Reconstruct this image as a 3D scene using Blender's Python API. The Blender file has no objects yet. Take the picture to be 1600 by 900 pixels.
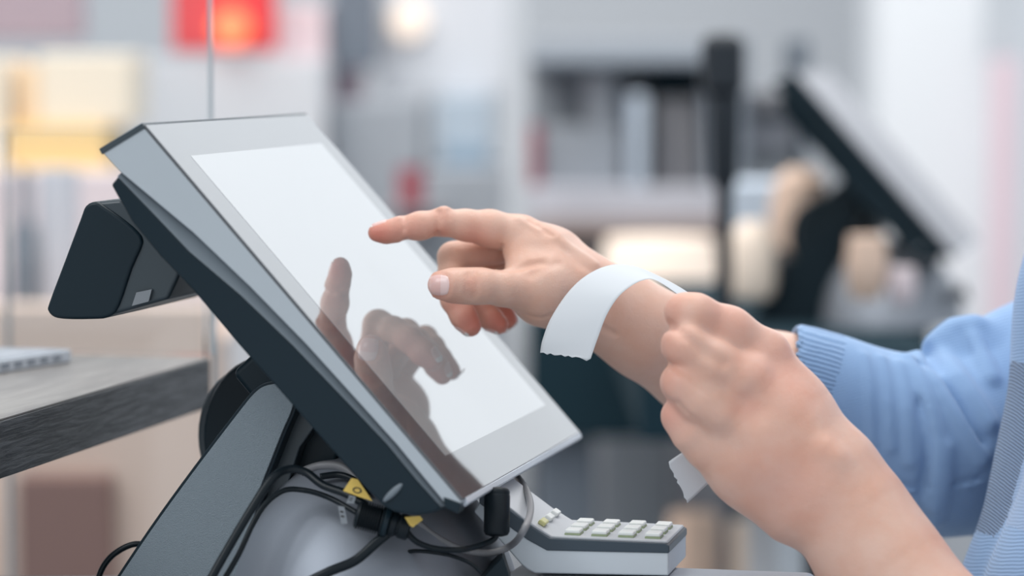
import bpy, bmesh, math, random
import numpy as np
from mathutils import Vector, Matrix
random.seed(4)
scene = bpy.context.scene
COL = scene.collection

# ---------------------------------------------------------------- camera, world, lights, exposure
F = 4900.0                                   # focal length in pixels of the 1600 px frame
PITCH = math.radians(4.24)
CZ = 1.227
C0 = np.array([0., 0., CZ])
RT = np.array([1., 0., 0.])
FW = np.array([0., math.cos(PITCH), -math.sin(PITCH)])
UP = np.array([0., math.sin(PITCH), math.cos(PITCH)])
cam = bpy.data.cameras.new('camera')
cam.sensor_width = 36; cam.lens = F / 1600 * 36
cam.clip_start = .05; cam.clip_end = 60
cam.dof.use_dof = True; cam.dof.focus_distance = 1.712; cam.dof.aperture_fstop = 4.0
co = bpy.data.objects.new('camera', cam); COL.objects.link(co)
co.location = C0; co.rotation_euler = (math.pi/2 - PITCH, 0, 0)
scene.camera = co

world = bpy.data.worlds.new('world'); scene.world = world
world.use_nodes = True
world.node_tree.nodes['Background'].inputs[0].default_value = (.88, .94, 1, 1)
world.node_tree.nodes['Background'].inputs[1].default_value = .78

def area(name, loc, aim, size, power, col=(1, 1, 1), size_y=None):
    l = bpy.data.lights.new(name, 'AREA'); l.energy = power; l.color = col
    l.size = size
    if size_y: l.shape = 'RECTANGLE'; l.size_y = size_y
    o = bpy.data.objects.new(name, l); COL.objects.link(o); o.location = loc
    o.rotation_euler = (Vector(aim) - Vector(loc)).to_track_quat('-Z', 'Y').to_euler()
    return o
area('unseen_lamp', (.5, 2.3, 3.6), (.1, 1.8, 1.1), 1.6, 44, (1, .985, .96))
area('unseen_lamp', (-1.6, .3, 2.9), (0, 1.8, 1.1), 1.4, 30, (.95, .98, 1))
area('unseen_lamp', (.3, 5.2, 3.7), (.2, 5.8, .9), 2.2, 52, (1, .98, .95))
area('unseen_lamp', (-1.4, 4.2, 3.7), (-.8, 5.6, .9), 2.0, 55, (1, .97, .93))

area('unseen_lamp', (-.9, 3.1, 2.7), (-.7, 4.7, 1.2), 1.2, 17, (1, .93, .84))  # unseen warm light added to brighten the cartons at back left
scene.view_settings.view_transform = 'Standard'
scene.view_settings.look = 'None'
scene.view_settings.gamma = 1
scene.view_settings.use_curve_mapping = False
scene.view_settings.exposure = 0.0
scene.cycles.use_denoising = True
scene.cycles.max_bounces = 8
scene.cycles.transparent_max_bounces = 12

def P(px, py, z):
    """point on the ray of a pixel at a depth z (metres along the lens axis)"""
    return C0 + z * (FW + (px - 800) / F * RT - (py - 450) / F * UP)

# ---------------------------------------------------------------- helpers
MATS = {}
def mat(name, col, rough=.5, metal=0., spec=.5, ior=None, bump=None, emit=None, noise=None, coat=0., sss=0.):
    """bump=(scale,strength,dist); noise=(scale,amount,col2)"""
    m = bpy.data.materials.new(name); m.use_nodes = True
    nt = m.node_tree; b = nt.nodes['Principled BSDF']
    b.inputs['Base Color'].default_value = (*col, 1)
    b.inputs['Roughness'].default_value = rough
    b.inputs['Metallic'].default_value = metal
    b.inputs['Specular IOR Level'].default_value = spec
    if ior: b.inputs['IOR'].default_value = ior
    b.inputs['Coat Weight'].default_value = coat
    if sss:
        b.inputs['Subsurface Weight'].default_value = sss
    tc = nt.nodes.new('ShaderNodeTexCoord')
    if noise:
        n = nt.nodes.new('ShaderNodeTexNoise'); n.inputs['Scale'].default_value = noise[0]; n.inputs['Detail'].default_value = 4
        nt.links.new(tc.outputs['Object'], n.inputs['Vector'])
        mx = nt.nodes.new('ShaderNodeMix'); mx.data_type = 'RGBA'
        mx.inputs[6].default_value = (*col, 1); mx.inputs[7].default_value = (*noise[2], 1)
        r = nt.nodes.new('ShaderNodeMapRange'); r.inputs[1].default_value = .35; r.inputs[2].default_value = .65; r.inputs[4].default_value = noise[1]
        nt.links.new(n.outputs['Fac'], r.inputs[0]); nt.links.new(r.outputs[0], mx.inputs[0])
        nt.links.new(mx.outputs[2], b.inputs['Base Color'])
    if bump:
        n = nt.nodes.new('ShaderNodeTexNoise'); n.inputs['Scale'].default_value = bump[0]; n.inputs['Detail'].default_value = 3
        nt.links.new(tc.outputs['Object'], n.inputs['Vector'])
        bp = nt.nodes.new('ShaderNodeBump'); bp.inputs['Strength'].default_value = bump[1]; bp.inputs['Distance'].default_value = bump[2]
        nt.links.new(n.outputs['Fac'], bp.inputs['Height']); nt.links.new(bp.outputs[0], b.inputs['Normal'])
    if emit:
        b.inputs['Emission Color'].default_value = (*emit[0], 1); b.inputs['Emission Strength'].default_value = emit[1]
    MATS[name] = m
    return m

def tag(o, label=None, cat=None, group=None, kind=None):
    if label: o['label'] = label
    if cat: o['category'] = cat
    if group: o['group'] = group
    if kind: o['kind'] = kind
    return o

def empty(name, loc, label, cat, group=None):
    o = bpy.data.objects.new(name, None); COL.objects.link(o); o.location = Vector(loc)
    o.empty_display_size = .02
    return tag(o, label, cat, group)

def link_mesh(name, verts, faces, m, parent=None, smooth=False, bevel=0, seg=2, auto=None):
    me = bpy.data.meshes.new(name)
    me.from_pydata([tuple(map(float, v)) for v in verts], [], [tuple(f) for f in faces])
    me.update()
    bm = bmesh.new(); bm.from_mesh(me)
    bmesh.ops.recalc_face_normals(bm, faces=bm.faces)
    bm.to_mesh(me); bm.free()
    return link_me(name, me, m, parent, smooth, bevel, seg, auto)

def link_me(name, me, m, parent=None, smooth=False, bevel=0, seg=2, auto=None):
    o = bpy.data.objects.new(name, me); COL.objects.link(o)
    if isinstance(m, str): m = MATS[m]
    me.materials.append(m)
    if smooth or bevel:
        me.polygons.foreach_set('use_smooth', [True] * len(me.polygons))
    if bevel:
        md = o.modifiers.new('bevel', 'BEVEL'); md.width = bevel; md.segments = seg; md.limit_method = 'ANGLE'; md.angle_limit = math.radians(30)
        md.harden_normals = True
    if parent:
        o.parent = parent
        r = parent; mw = Matrix.Identity(4)
        chain = []
        while r: chain.append(r); r = r.parent
        for r in reversed(chain):
            mw = mw @ r.matrix_parent_inverse @ Matrix.LocRotScale(r.location, r.rotation_euler, r.scale)
        o.matrix_parent_inverse = mw.inverted()
    return o

def origin_to(o, loc):
    """give a one-mesh thing an origin at its base"""
    loc = Vector(loc); o.data.transform(Matrix.Translation(-loc)); o.location = loc
    return o

def frame_box(name, c, ax, ay, az, m, parent=None, bevel=0, seg=2):
    """box centred on c with half-axis vectors"""
    c, ax, ay, az = map(np.array, (c, ax, ay, az))
    vs = [c + sx*ax + sy*ay + sz*az for sx in (-1, 1) for sy in (-1, 1) for sz in (-1, 1)]
    fs = [(0,1,3,2), (4,6,7,5), (0,4,5,1), (2,3,7,6), (0,2,6,4), (1,5,7,3)]
    return link_mesh(name, vs, fs, m, parent, bevel=bevel, seg=seg)

def prism(name, poly, vec, m, parent=None, bevel=0, seg=2, smooth=False):
    """polygon (3D points) pushed along vec"""
    n = len(poly); vec = np.array(vec)
    vs = [np.array(p) for p in poly] + [np.array(p) + vec for p in poly]
    fs = [tuple(range(n))[::-1], tuple(range(n, 2*n))] + [(i, (i+1) % n, n + (i+1) % n, n + i) for i in range(n)]
    return link_mesh(name, vs, fs, m, parent, bevel=bevel, seg=seg, smooth=smooth)

def catmull(pts, n=8, closed=False):
    pts = [np.array(p, float) for p in pts]
    out = []
    N = len(pts)
    rng = range(N) if closed else range(N - 1)
    for i in rng:
        if closed: p0, p1, p2, p3 = pts[i-1], pts[i], pts[(i+1) % N], pts[(i+2) % N]
        else: p0, p1, p2, p3 = pts[max(i-1, 0)], pts[i], pts[i+1], pts[min(i+2, N-1)]
        for k in range(n):
            t = k / n
            out.append(.5*((2*p1) + (-p0+p2)*t + (2*p0-5*p1+4*p2-p3)*t*t + (-p0+3*p1-3*p2+p3)*t**3))
    if not closed: out.append(pts[-1])
    return out

def tube_data(path, r, k=12, flat=1.0, ref=None):
    path = [np.array(p, float) for p in path]
    vs, fs = [], []
    nrm = None
    for i, p in enumerate(path):
        t = path[min(i+1, len(path)-1)] - path[max(i-1, 0)]; t /= np.linalg.norm(t) + 1e-12
        if nrm is None:
            nrm = np.cross(t, FW if ref is None else ref)
            if np.linalg.norm(nrm) < 1e-3: nrm = np.cross(t, UP)
        nrm = nrm - t * nrm.dot(t); nrm /= np.linalg.norm(nrm)
        b = np.cross(t, nrm)
        rr = r[i] if hasattr(r, '__len__') else r
        for j in range(k):
            a = 2*math.pi*j/k
            vs.append(p + rr*(math.cos(a)*nrm + flat*math.sin(a)*b))
    for i in range(len(path)-1):
        for j in range(k):
            fs.append((i*k+j, i*k+(j+1) % k, (i+1)*k+(j+1) % k, (i+1)*k+j))
    fs.append(tuple(range(k))[::-1]); fs.append(tuple(range((len(path)-1)*k, len(path)*k)))
    return vs, fs

def tube(name, path, r, m, parent=None, k=12, flat=1.0, ref=None):
    vs, fs = tube_data(path, r, k, flat, ref)
    return link_mesh(name, vs, fs, m, parent, smooth=True)

# ---------------------------------------------------------------- implicit surfaces -> one continuous mesh
def smin(a, b, k):
    if k <= 0: return np.minimum(a, b)
    h = np.maximum(k - np.abs(a - b), 0) / k
    return np.minimum(a, b) - h*h*k*.25

class Field:
    def __init__(s): s.groups = []; s.disp = []; s.cuts = []
    def group(s, k): s.groups.append((k, [])); return s.groups[-1][1]
    def ev(s, p, blk=None, R=0.0):
        """p (N,3) or (B,M,3) with block centres blk (B,3): primitives far from a block are skipped"""
        shp = p.shape[:-1]
        tot = np.full(shp, 1.0)
        for kg, prims in s.groups:
            acc = np.full(shp, 1.0)
            for (a, b, ra, rb, k) in prims:
                if blk is not None:
                    db = s.cone(blk, a, b, ra, rb)
                    mk = db < R + .026 + k
                    if not mk.any(): continue
                    acc[mk] = smin(acc[mk], s.cone(p[mk], a, b, ra, rb), k)
                else:
                    acc = smin(acc, s.cone(p, a, b, ra, rb), k)
            tot = smin(tot, acc, kg)
        for (pl, amp, sig) in s.disp:
            pl = np.array(pl)
            if blk is not None:
                mk = s.pdist(blk, pl) < R + 3*sig
                if not mk.any(): continue
                d = s.pdist(p[mk], pl); tot[mk] += amp*np.exp(-(d/sig)**2)
            else:
                d = s.pdist(p, pl); tot += amp*np.exp(-(d/sig)**2)
        for f in s.cuts: tot = f(p, tot)
        return tot
    @staticmethod
    def cone(p, a, b, ra, rb):
        ba = b - a; q = p - a
        h = np.clip((q @ ba) / (ba @ ba + 1e-12), 0, 1)
        return np.sqrt(((q - h[..., None]*ba)**2).sum(-1)) - (ra + (rb - ra)*h)
    @staticmethod
    def pdist(p, pl):
        best = None
        for a, b in zip(pl[:-1], pl[1:]):
            ba = b - a; q = p - a
            h = np.clip((q @ ba) / (ba @ ba + 1e-12), 0, 1)
            d = ((q - h[..., None]*ba)**2).sum(-1)
            best = d if best is None else np.minimum(best, d)
        return np.sqrt(best)

def mesh_field(fld, h, lo, hi, name):
    """surface nets on a sparse grid of 8-cell blocks"""
    NB = 8
    lo = np.array(lo); hi = np.array(hi)
    nb = np.ceil((hi - lo) / (h*NB)).astype(int)
    I = np.stack(np.meshgrid(*[np.arange(n) for n in nb], indexing='ij'), -1).reshape(-1, 3)
    cen = lo + (I + .5)*NB*h
    R = NB*h*.87 + .004
    d = np.concatenate([fld.ev(c) for c in np.array_split(cen, max(1, len(cen)//200000))])
    keep = np.abs(d) < R + .006
    I = I[keep]; cen = cen[keep]
    g = np.stack(np.meshgrid(*[np.arange(NB+1)]*3, indexing='ij'), -1).reshape(-1, 3)
    VK, VP, EF = [], [], []
    tot = nb*NB + 2
    def key(ix): return (ix[..., 0]*tot[1] + ix[..., 1])*tot[2] + ix[..., 2]
    quads = []
    for s0 in range(0, len(I), 1500):
        Ib = I[s0:s0+1500]; cb = cen[s0:s0+1500]
        gi = Ib[:, None, :]*NB + g[None]
        p = lo + gi*h
        D = fld.ev(p, cb, R).reshape(len(Ib), NB+1, NB+1, NB+1)
        G = gi.reshape(len(Ib), NB+1, NB+1, NB+1, 3)
        S = D < 0
        # cell vertices
        cnt = np.zeros((len(Ib), NB, NB, NB)); acc = np.zeros((len(Ib), NB, NB, NB, 3))
        corners = [(i, j, k) for i in (0, 1) for j in (0, 1) for k in (0, 1)]
        def sl(c, A): return A[:, c[0]:NB+c[0], c[1]:NB+c[1], c[2]:NB+c[2]]
        for a in corners:
            for ax in range(3):
                if a[ax]: continue
                b = list(a); b[ax] = 1
                da, db = sl(a, D), sl(b, D)
                cr = (da < 0) != (db < 0)
                t = np.where(cr, da/np.where(cr, da - db, 1), 0)
                pos = np.array(a, float) + t[..., None]*(np.array(b) - np.array(a))
                acc += cr[..., None]*pos; cnt += cr
        act = cnt > 0
        base = G[:, :NB, :NB, :NB]
        pv = lo + (base[act] + acc[act]/cnt[act][:, None])*h
        VK.append(key(base[act])); VP.append(pv)
        # faces: one for each sign-changing edge whose start belongs to this block
        for ax in range(3):
            o1, o2 = [(1, 2), (2, 0), (0, 1)][ax]
            a = D[:, :NB, :NB, :NB]; e = [0, 0, 0]; e[ax] = 1; b = sl(e, D)
            sa, sb = a < 0, b < 0
            for cond, flip in ((sa & ~sb, False), (~sa & sb, True)):
                gg = base[cond]
                if not len(gg): continue
                u = np.zeros(3, int); u[o1] = 1; v = np.zeros(3, int); v[o2] = 1
                q = np.stack([key(gg-u-v), key(gg-v), key(gg), key(gg-u)], 1)
                quads.append(q[:, ::-1] if flip else q)
    VK = np.concatenate(VK); VP = np.concatenate(VP); Q = np.concatenate(quads)
    uk, idx = np.unique(VK, return_index=True)
    pos = np.searchsorted(uk, Q); pos = np.clip(pos, 0, len(uk)-1)
    ok = (uk[pos] == Q).all(1)
    Q = pos[ok]; V = VP[idx]
    me = bpy.data.meshes.new(name)
    me.vertices.add(len(V)); me.vertices.foreach_set('co', V.astype(np.float32).ravel())
    me.loops.add(len(Q)*4); me.loops.foreach_set('vertex_index', Q.astype(np.int32).ravel())
    me.polygons.add(len(Q))
    me.polygons.foreach_set('loop_start', np.arange(0, len(Q)*4, 4, dtype=np.int32))
    me.update(calc_edges=True); me.validate()
    me.polygons.foreach_set('use_smooth', [True]*len(me.polygons))
    return me, V

# ---------------------------------------------------------------- axes shared by till, counter and board
YAW = math.radians(13.02); TILT = math.radians(48.27)
D1 = np.array([math.sin(YAW), math.cos(YAW), 0.])
HH = np.array([math.cos(YAW), -math.sin(YAW), 0.])
ZZ = np.array([0., 0., 1.])
D2 = math.cos(TILT)*HH - math.sin(TILT)*ZZ
NN = math.sin(TILT)*HH + math.cos(TILT)*ZZ            # out of the screen
k85 = .85
cam_A = k85*np.array([-.2244, -.0994, 1.9145])
A0 = C0 + cam_A[0]*RT - cam_A[1]*UP + cam_A[2]*FW
MW, MH = .345*k85, .30*k85
def M(u, v, w): return A0 + u*D1 + v*D2 - w*NN        # u across the screen, v down it, w into the body
def on_u(px, py, u):
    """pixel -> point on the vertical plane at u across the till"""
    d = FW + (px-800)/F*RT - (py-450)/F*UP
    t = ((A0 + u*D1 - C0) @ D1) / (d @ D1)
    return C0 + t*d
def on_z(px, py, z):
    d = FW + (px-800)/F*RT - (py-450)/F*UP
    return C0 + (z - C0[2])/d[2]*d
RISER_Z = .9475          # top of the low riser under the card reader
COUNTER_Z = .9175        # counter the till stands on

# ---------------------------------------------------------------- materials
mat('wall_paint', (.62, .64, .67), .8)
mat('wall_warm', (.72, .56, .47), .8, noise=(1.2, .5, (.62, .48, .42)))
mat('floor_tile', (.30, .33, .36), .4, noise=(3, .4, (.25, .28, .3)))
mat('counter_grey', (.40, .43, .48), .35, bump=(400, .1, .001))
mat('counter_dark', (.035, .065, .085), .5)
mat('navy', (.02, .04, .06), .5)
mat('wall_bright', (.80, .83, .87), .7)
mat('white_paint', (.82, .84, .87), .7)
mat('housing_grey', (.42, .46, .49), .42, bump=(1400, .12, .0003))
mat('stand_grey', (.235, .28, .31), .5, bump=(1900, .8, .001))
mat('black_plastic', (.007, .018, .026), .40, spec=.25, bump=(1500, .08, .0003))
mat('lit_plastic', (.17, .20, .225), .42)  # paler than the black shell: light on its bevel put into the colour
mat('mid_plastic', (.035, .05, .06), .35, bump=(1500, .08, .0003))
mat('base_gloss', (.30, .325, .37), .5, metal=.5, bump=(1600, .25, .0003))
mat('lip_silver', (.62, .66, .72), .25, metal=.4)
mat('bezel_glass', (.045, .05, .06), .04, ior=2.0)
mat('panel_glass', (.05, .055, .06), .035, ior=2.8, emit=((.90, .95, 1), .15))
mat('cable_black', (.007, .012, .016), .32, spec=.22)
mat('rubber_black', (.006, .011, .015), .42, spec=.25)
mat('cable_grey', (.22, .22, .23), .45)
mat('label_yellow', (.80, .55, .12), .5)
mat('ink', (.02, .02, .02), .6)
mat('label_clear', (.22, .24, .26), .3)
mat('pinpad_white', (.58, .63, .67), .45)
mat('pinpad_top', (.52, .54, .57), .4)
mat('pinpad_band', (.035, .055, .075), .35)
mat('key_white', (.80, .82, .80), .4)
mat('key_green', (.30, .36, .22), .5)
mat('paper', (.57, .595, .625), .8, spec=.2)
mat('nail', (.74, .47, .43), .28, coat=.15, sss=.1)
mat('nail_moon', (.78, .57, .54), .28, coat=.15)
mat('nail_tip', (.85, .80, .77), .25, coat=.4)
MATS['nail'].node_tree.nodes['Principled BSDF'].inputs['Subsurface Scale'].default_value = .002

def glass_mat():
    m = bpy.data.materials.new('pane_glass'); m.use_nodes = True; nt = m.node_tree
    nt.nodes.remove(nt.nodes['Principled BSDF'])
    out = nt.nodes['Material Output']
    t = nt.nodes.new('ShaderNodeBsdfTransparent'); t.inputs[0].default_value = (.97, .98, .985, 1)
    g = nt.nodes.new('ShaderNodeBsdfGlossy'); g.inputs['Roughness'].default_value = .02
    fr = nt.nodes.new('ShaderNodeFresnel'); fr.inputs[0].default_value = 1.45
    mx = nt.nodes.new('ShaderNodeMixShader')
    nt.links.new(fr.outputs[0], mx.inputs[0]); nt.links.new(t.outputs[0], mx.inputs[1]); nt.links.new(g.outputs[0], mx.inputs[2])
    nt.links.new(mx.outputs[0], out.inputs[0]); MATS['pane_glass'] = m
glass_mat()
mat('glass_edge', (.42, .47, .5), .2)

def wood_mat(name, c1, c2, axis, dist, rough):
    """stretched wave + noise grain along the board"""
    m = mat(name, c1, rough); nt = m.node_tree; b = nt.nodes['Principled BSDF']
    tc = nt.nodes.new('ShaderNodeTexCoord'); mp = nt.nodes.new('ShaderNodeMapping')
    mr_ = nt.nodes.new('ShaderNodeMapping'); mr_.inputs['Rotation'].default_value = (0, 0, YAW)   # board axes -> texture axes
    mp.inputs['Scale'].default_value = axis
    n1 = nt.nodes.new('ShaderNodeTexNoise'); n1.inputs['Scale'].default_value = 1; n1.inputs['Detail'].default_value = 7; n1.inputs['Roughness'].default_value = .65; n1.inputs['Distortion'].default_value = .6
    cr = nt.nodes.new('ShaderNodeValToRGB')
    cr.color_ramp.elements[0].position = .42; cr.color_ramp.elements[0].color = (*c2, 1)
    cr.color_ramp.elements[1].position = .60; cr.color_ramp.elements[1].color = (*c1, 1)
    bp = nt.nodes.new('ShaderNodeBump'); bp.inputs['Strength'].default_value = .8; bp.inputs['Distance'].default_value = dist
    tc_o = tc.outputs['Object']
    nt.links.new(tc_o, mr_.inputs[0]); nt.links.new(mr_.outputs[0], mp.inputs[0]); nt.links.new(mp.outputs[0], n1.inputs['Vector'])
    nt.links.new(n1.outputs['Fac'], cr.inputs[0]); nt.links.new(cr.outputs[0], b.inputs['Base Color'])
    nt.links.new(n1.outputs['Fac'], bp.inputs['Height']); nt.links.new(bp.outputs[0], b.inputs['Normal'])
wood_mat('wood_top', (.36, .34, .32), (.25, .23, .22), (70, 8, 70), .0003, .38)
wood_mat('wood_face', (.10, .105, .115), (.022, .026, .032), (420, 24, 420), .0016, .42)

def skin_mat():
    m = mat('skin', (.72, .46, .37), .42, spec=.35); nt = m.node_tree; b = nt.nodes['Principled BSDF']
    b.inputs['Subsurface Weight'].default_value = .14
    b.inputs['Subsurface Radius'].default_value = (1, .35, .2)
    b.inputs['Subsurface Scale'].default_value = .004
    tc = nt.nodes.new('ShaderNodeTexCoord')
    at = nt.nodes.new('ShaderNodeAttribute'); at.attribute_name = 'flush'
    n = nt.nodes.new('ShaderNodeTexNoise'); n.inputs['Scale'].default_value = 55; n.inputs['Detail'].default_value = 4
    nt.links.new(tc.outputs['Object'], n.inputs['Vector'])
    m1 = nt.nodes.new('ShaderNodeMix'); m1.data_type = 'RGBA'
    m1.inputs[6].default_value = (.70, .455, .36, 1); m1.inputs[7].default_value = (.67, .385, .285, 1)
    r = nt.nodes.new('ShaderNodeMapRange'); r.inputs[1].default_value = .35; r.inputs[2].default_value = .7
    nt.links.new(n.outputs['Fac'], r.inputs[0]); nt.links.new(r.outputs[0], m1.inputs[0])
    m2 = nt.nodes.new('ShaderNodeMix'); m2.data_type = 'RGBA'
    m2.inputs[7].default_value = (.64, .22, .165, 1)
    nt.links.new(m1.outputs[2], m2.inputs[6]); nt.links.new(at.outputs['Fac'], m2.inputs[0])
    nt.links.new(m2.outputs[2], b.inputs['Base Color'])
    v = nt.nodes.new('ShaderNodeTexVoronoi'); v.inputs['Scale'].default_value = 900; v.feature = 'DISTANCE_TO_EDGE'
    nt.links.new(tc.outputs['Object'], v.inputs['Vector'])
    n2 = nt.nodes.new('ShaderNodeTexNoise'); n2.inputs['Scale'].default_value = 260; n2.inputs['Detail'].default_value = 3
    nt.links.new(tc.outputs['Object'], n2.inputs['Vector'])
    ad = nt.nodes.new('ShaderNodeMath'); ad.operation = 'ADD'
    nt.links.new(v.outputs[0], ad.inputs[0]); nt.links.new(n2.outputs['Fac'], ad.inputs[1])
    bp = nt.nodes.new('ShaderNodeBump'); bp.inputs['Strength'].default_value = .45; bp.inputs['Distance'].default_value = .0005
    nt.links.new(ad.outputs[0], bp.inputs['Height']); nt.links.new(bp.outputs[0], b.inputs['Normal'])
skin_mat()

def knit_mat(name, col, col2, vec, freq, strength, dist=.0006):
    """fine knit: ribs stacked along the direction vec"""
    m = mat(name, col, .85, spec=.2); nt = m.node_tree; b = nt.nodes['Principled BSDF']
    b.inputs['Sheen Weight'].default_value = .25
    tc = nt.nodes.new('ShaderNodeTexCoord')
    dt = nt.nodes.new('ShaderNodeVectorMath'); dt.operation = 'DOT_PRODUCT'
    v = np.array(vec, float); v /= np.linalg.norm(v)
    dt.inputs[1].default_value = tuple(v*freq*2*math.pi)
    n = nt.nodes.new('ShaderNodeTexNoise'); n.inputs['Scale'].default_value = 60; n.inputs['Detail'].default_value = 3
    nt.links.new(tc.outputs['Object'], n.inputs['Vector'])
    ml = nt.nodes.new('ShaderNodeMath'); ml.operation = 'MULTIPLY_ADD'; ml.inputs[1].default_value = 6
    nt.links.new(tc.outputs['Object'], dt.inputs[0])
    nt.links.new(n.outputs['Fac'], ml.inputs[0]); nt.links.new(dt.outputs['Value'], ml.inputs[2])
    sn = nt.nodes.new('ShaderNodeMath'); sn.operation = 'SINE'; nt.links.new(ml.outputs[0], sn.inputs[0])
    mr = nt.nodes.new('ShaderNodeMapRange'); mr.inputs[1].default_value = -1
    nt.links.new(sn.outputs[0], mr.inputs[0])
    mx = nt.nodes.new('ShaderNodeMix'); mx.data_type = 'RGBA'
    mx.inputs[6].default_value = (*col2, 1); mx.inputs[7].default_value = (*col, 1)
    nt.links.new(mr.outputs[0], mx.inputs[0]); nt.links.new(mx.outputs[2], b.inputs['Base Color'])
    n3 = nt.nodes.new('ShaderNodeTexNoise'); n3.inputs['Scale'].default_value = 900
    nt.links.new(tc.outputs['Object'], n3.inputs['Vector'])
    ad = nt.nodes.new('ShaderNodeMath'); ad.operation = 'MULTIPLY_ADD'; ad.inputs[1].default_value = .5
    nt.links.new(n3.outputs['Fac'], ad.inputs[0]); nt.links.new(mr.outputs[0], ad.inputs[2])
    bp = nt.nodes.new('ShaderNodeBump'); bp.inputs['Strength'].default_value = strength; bp.inputs['Distance'].default_value = dist
    nt.links.new(ad.outputs[0], bp.inputs['Height']); nt.links.new(bp.outputs[0], b.inputs['Normal'])
BL, BL2 = (.27, .41, .63), (.20, .32, .52)
def camdir(x, y, z=0): return x*RT - y*UP + z*FW
knit_mat('knit_sleeve', BL, (.25, .385, .60), camdir(.25, 1), 560, .35, .0006)
knit_mat('knit_cuff', BL, BL2, camdir(-.33, .94, .2), 420, .9, .0009)
knit_mat('knit_band', (.25, .345, .50), (.13, .20, .33), camdir(.68, -.73, 0), 620, .9, .0009)
knit_mat('knit_body', (.30, .42, .62), (.27, .385, .575), camdir(.3, .9), 640, .25)

# ---------------------------------------------------------------- setting: floor, walls, window, column
def slab(name, x0, x1, y0, y1, z0, z1, m, kind='structure', parent=None, bevel=0):
    o = frame_box(name, ((x0+x1)/2, (y0+y1)/2, (z0+z1)/2), ((x1-x0)/2, 0, 0), (0, (y1-y0)/2, 0), (0, 0, (z1-z0)/2), m, parent, bevel)
    if kind: o['kind'] = kind
    return o
slab('floor', -4, 5, -1.5, 9.2, -.05, 0, 'floor_tile')
slab('wall_back', -4, 5, 9.0, 9.2, 0, 3.2, 'wall_paint')
slab('wall_left', -4.1, -4, -1.5, 9.2, 0, 3.2, 'wall_paint')
# unseen glowing window above the frame, added for the screen to reflect
mat('window_light', (.9, .93, .97), .6, emit=((.93, .97, 1), 1.0))
mat('window_frame', (.75, .77, .8), .5)
w = slab('unseen_window', .95, 4.9, 7.2, 7.25, 1.62, 6.2, 'window_frame')
g = slab('pane', .98, 4.84, 7.17, 7.195, 1.68, 6.14, 'window_light', None)
g.parent = w
w2 = slab('trim_1', .72, .98, 6.2, 6.5, 0, 3.2, 'white_paint')
slab('wall_right', .98, 4.9, 7.3, 7.4, 0, 6.3, 'wall_bright')

# ---------------------------------------------------------------- counter the till stands on
cz = COUNTER_Z
corner = on_z(1277, 893, RISER_Z)                      # far right corner of the riser
e0 = P(800, 450, 1.86)
slabp_ = [np.array([x, y, cz]) for x, y in ((.45, e0[1]), (-.55, e0[1]), (-.55, 1.15), (.45, 1.15))]
o = prism('counter_slab', slabp_, -.03*ZZ, 'counter_grey', bevel=.004, seg=3)
tag(o, 'grey counter slab under the near touchscreen till, at the bottom edge', 'counter')
prism('cabinet', [p - .03*ZZ + np.array([-.02*np.sign(p[0]), -.02*np.sign(p[1]-1.4), 0]) for p in slabp_], -(cz-.03)*ZZ, 'counter_dark', o)
rs_ = prism('grey_riser', [corner, corner - .165*HH, corner - .165*HH - .30*D1, corner - .30*D1], -.0298*ZZ, 'counter_grey', bevel=.005, seg=4)
tag(rs_, 'low grey riser with a rounded corner under the card reader', 'riser')

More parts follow.
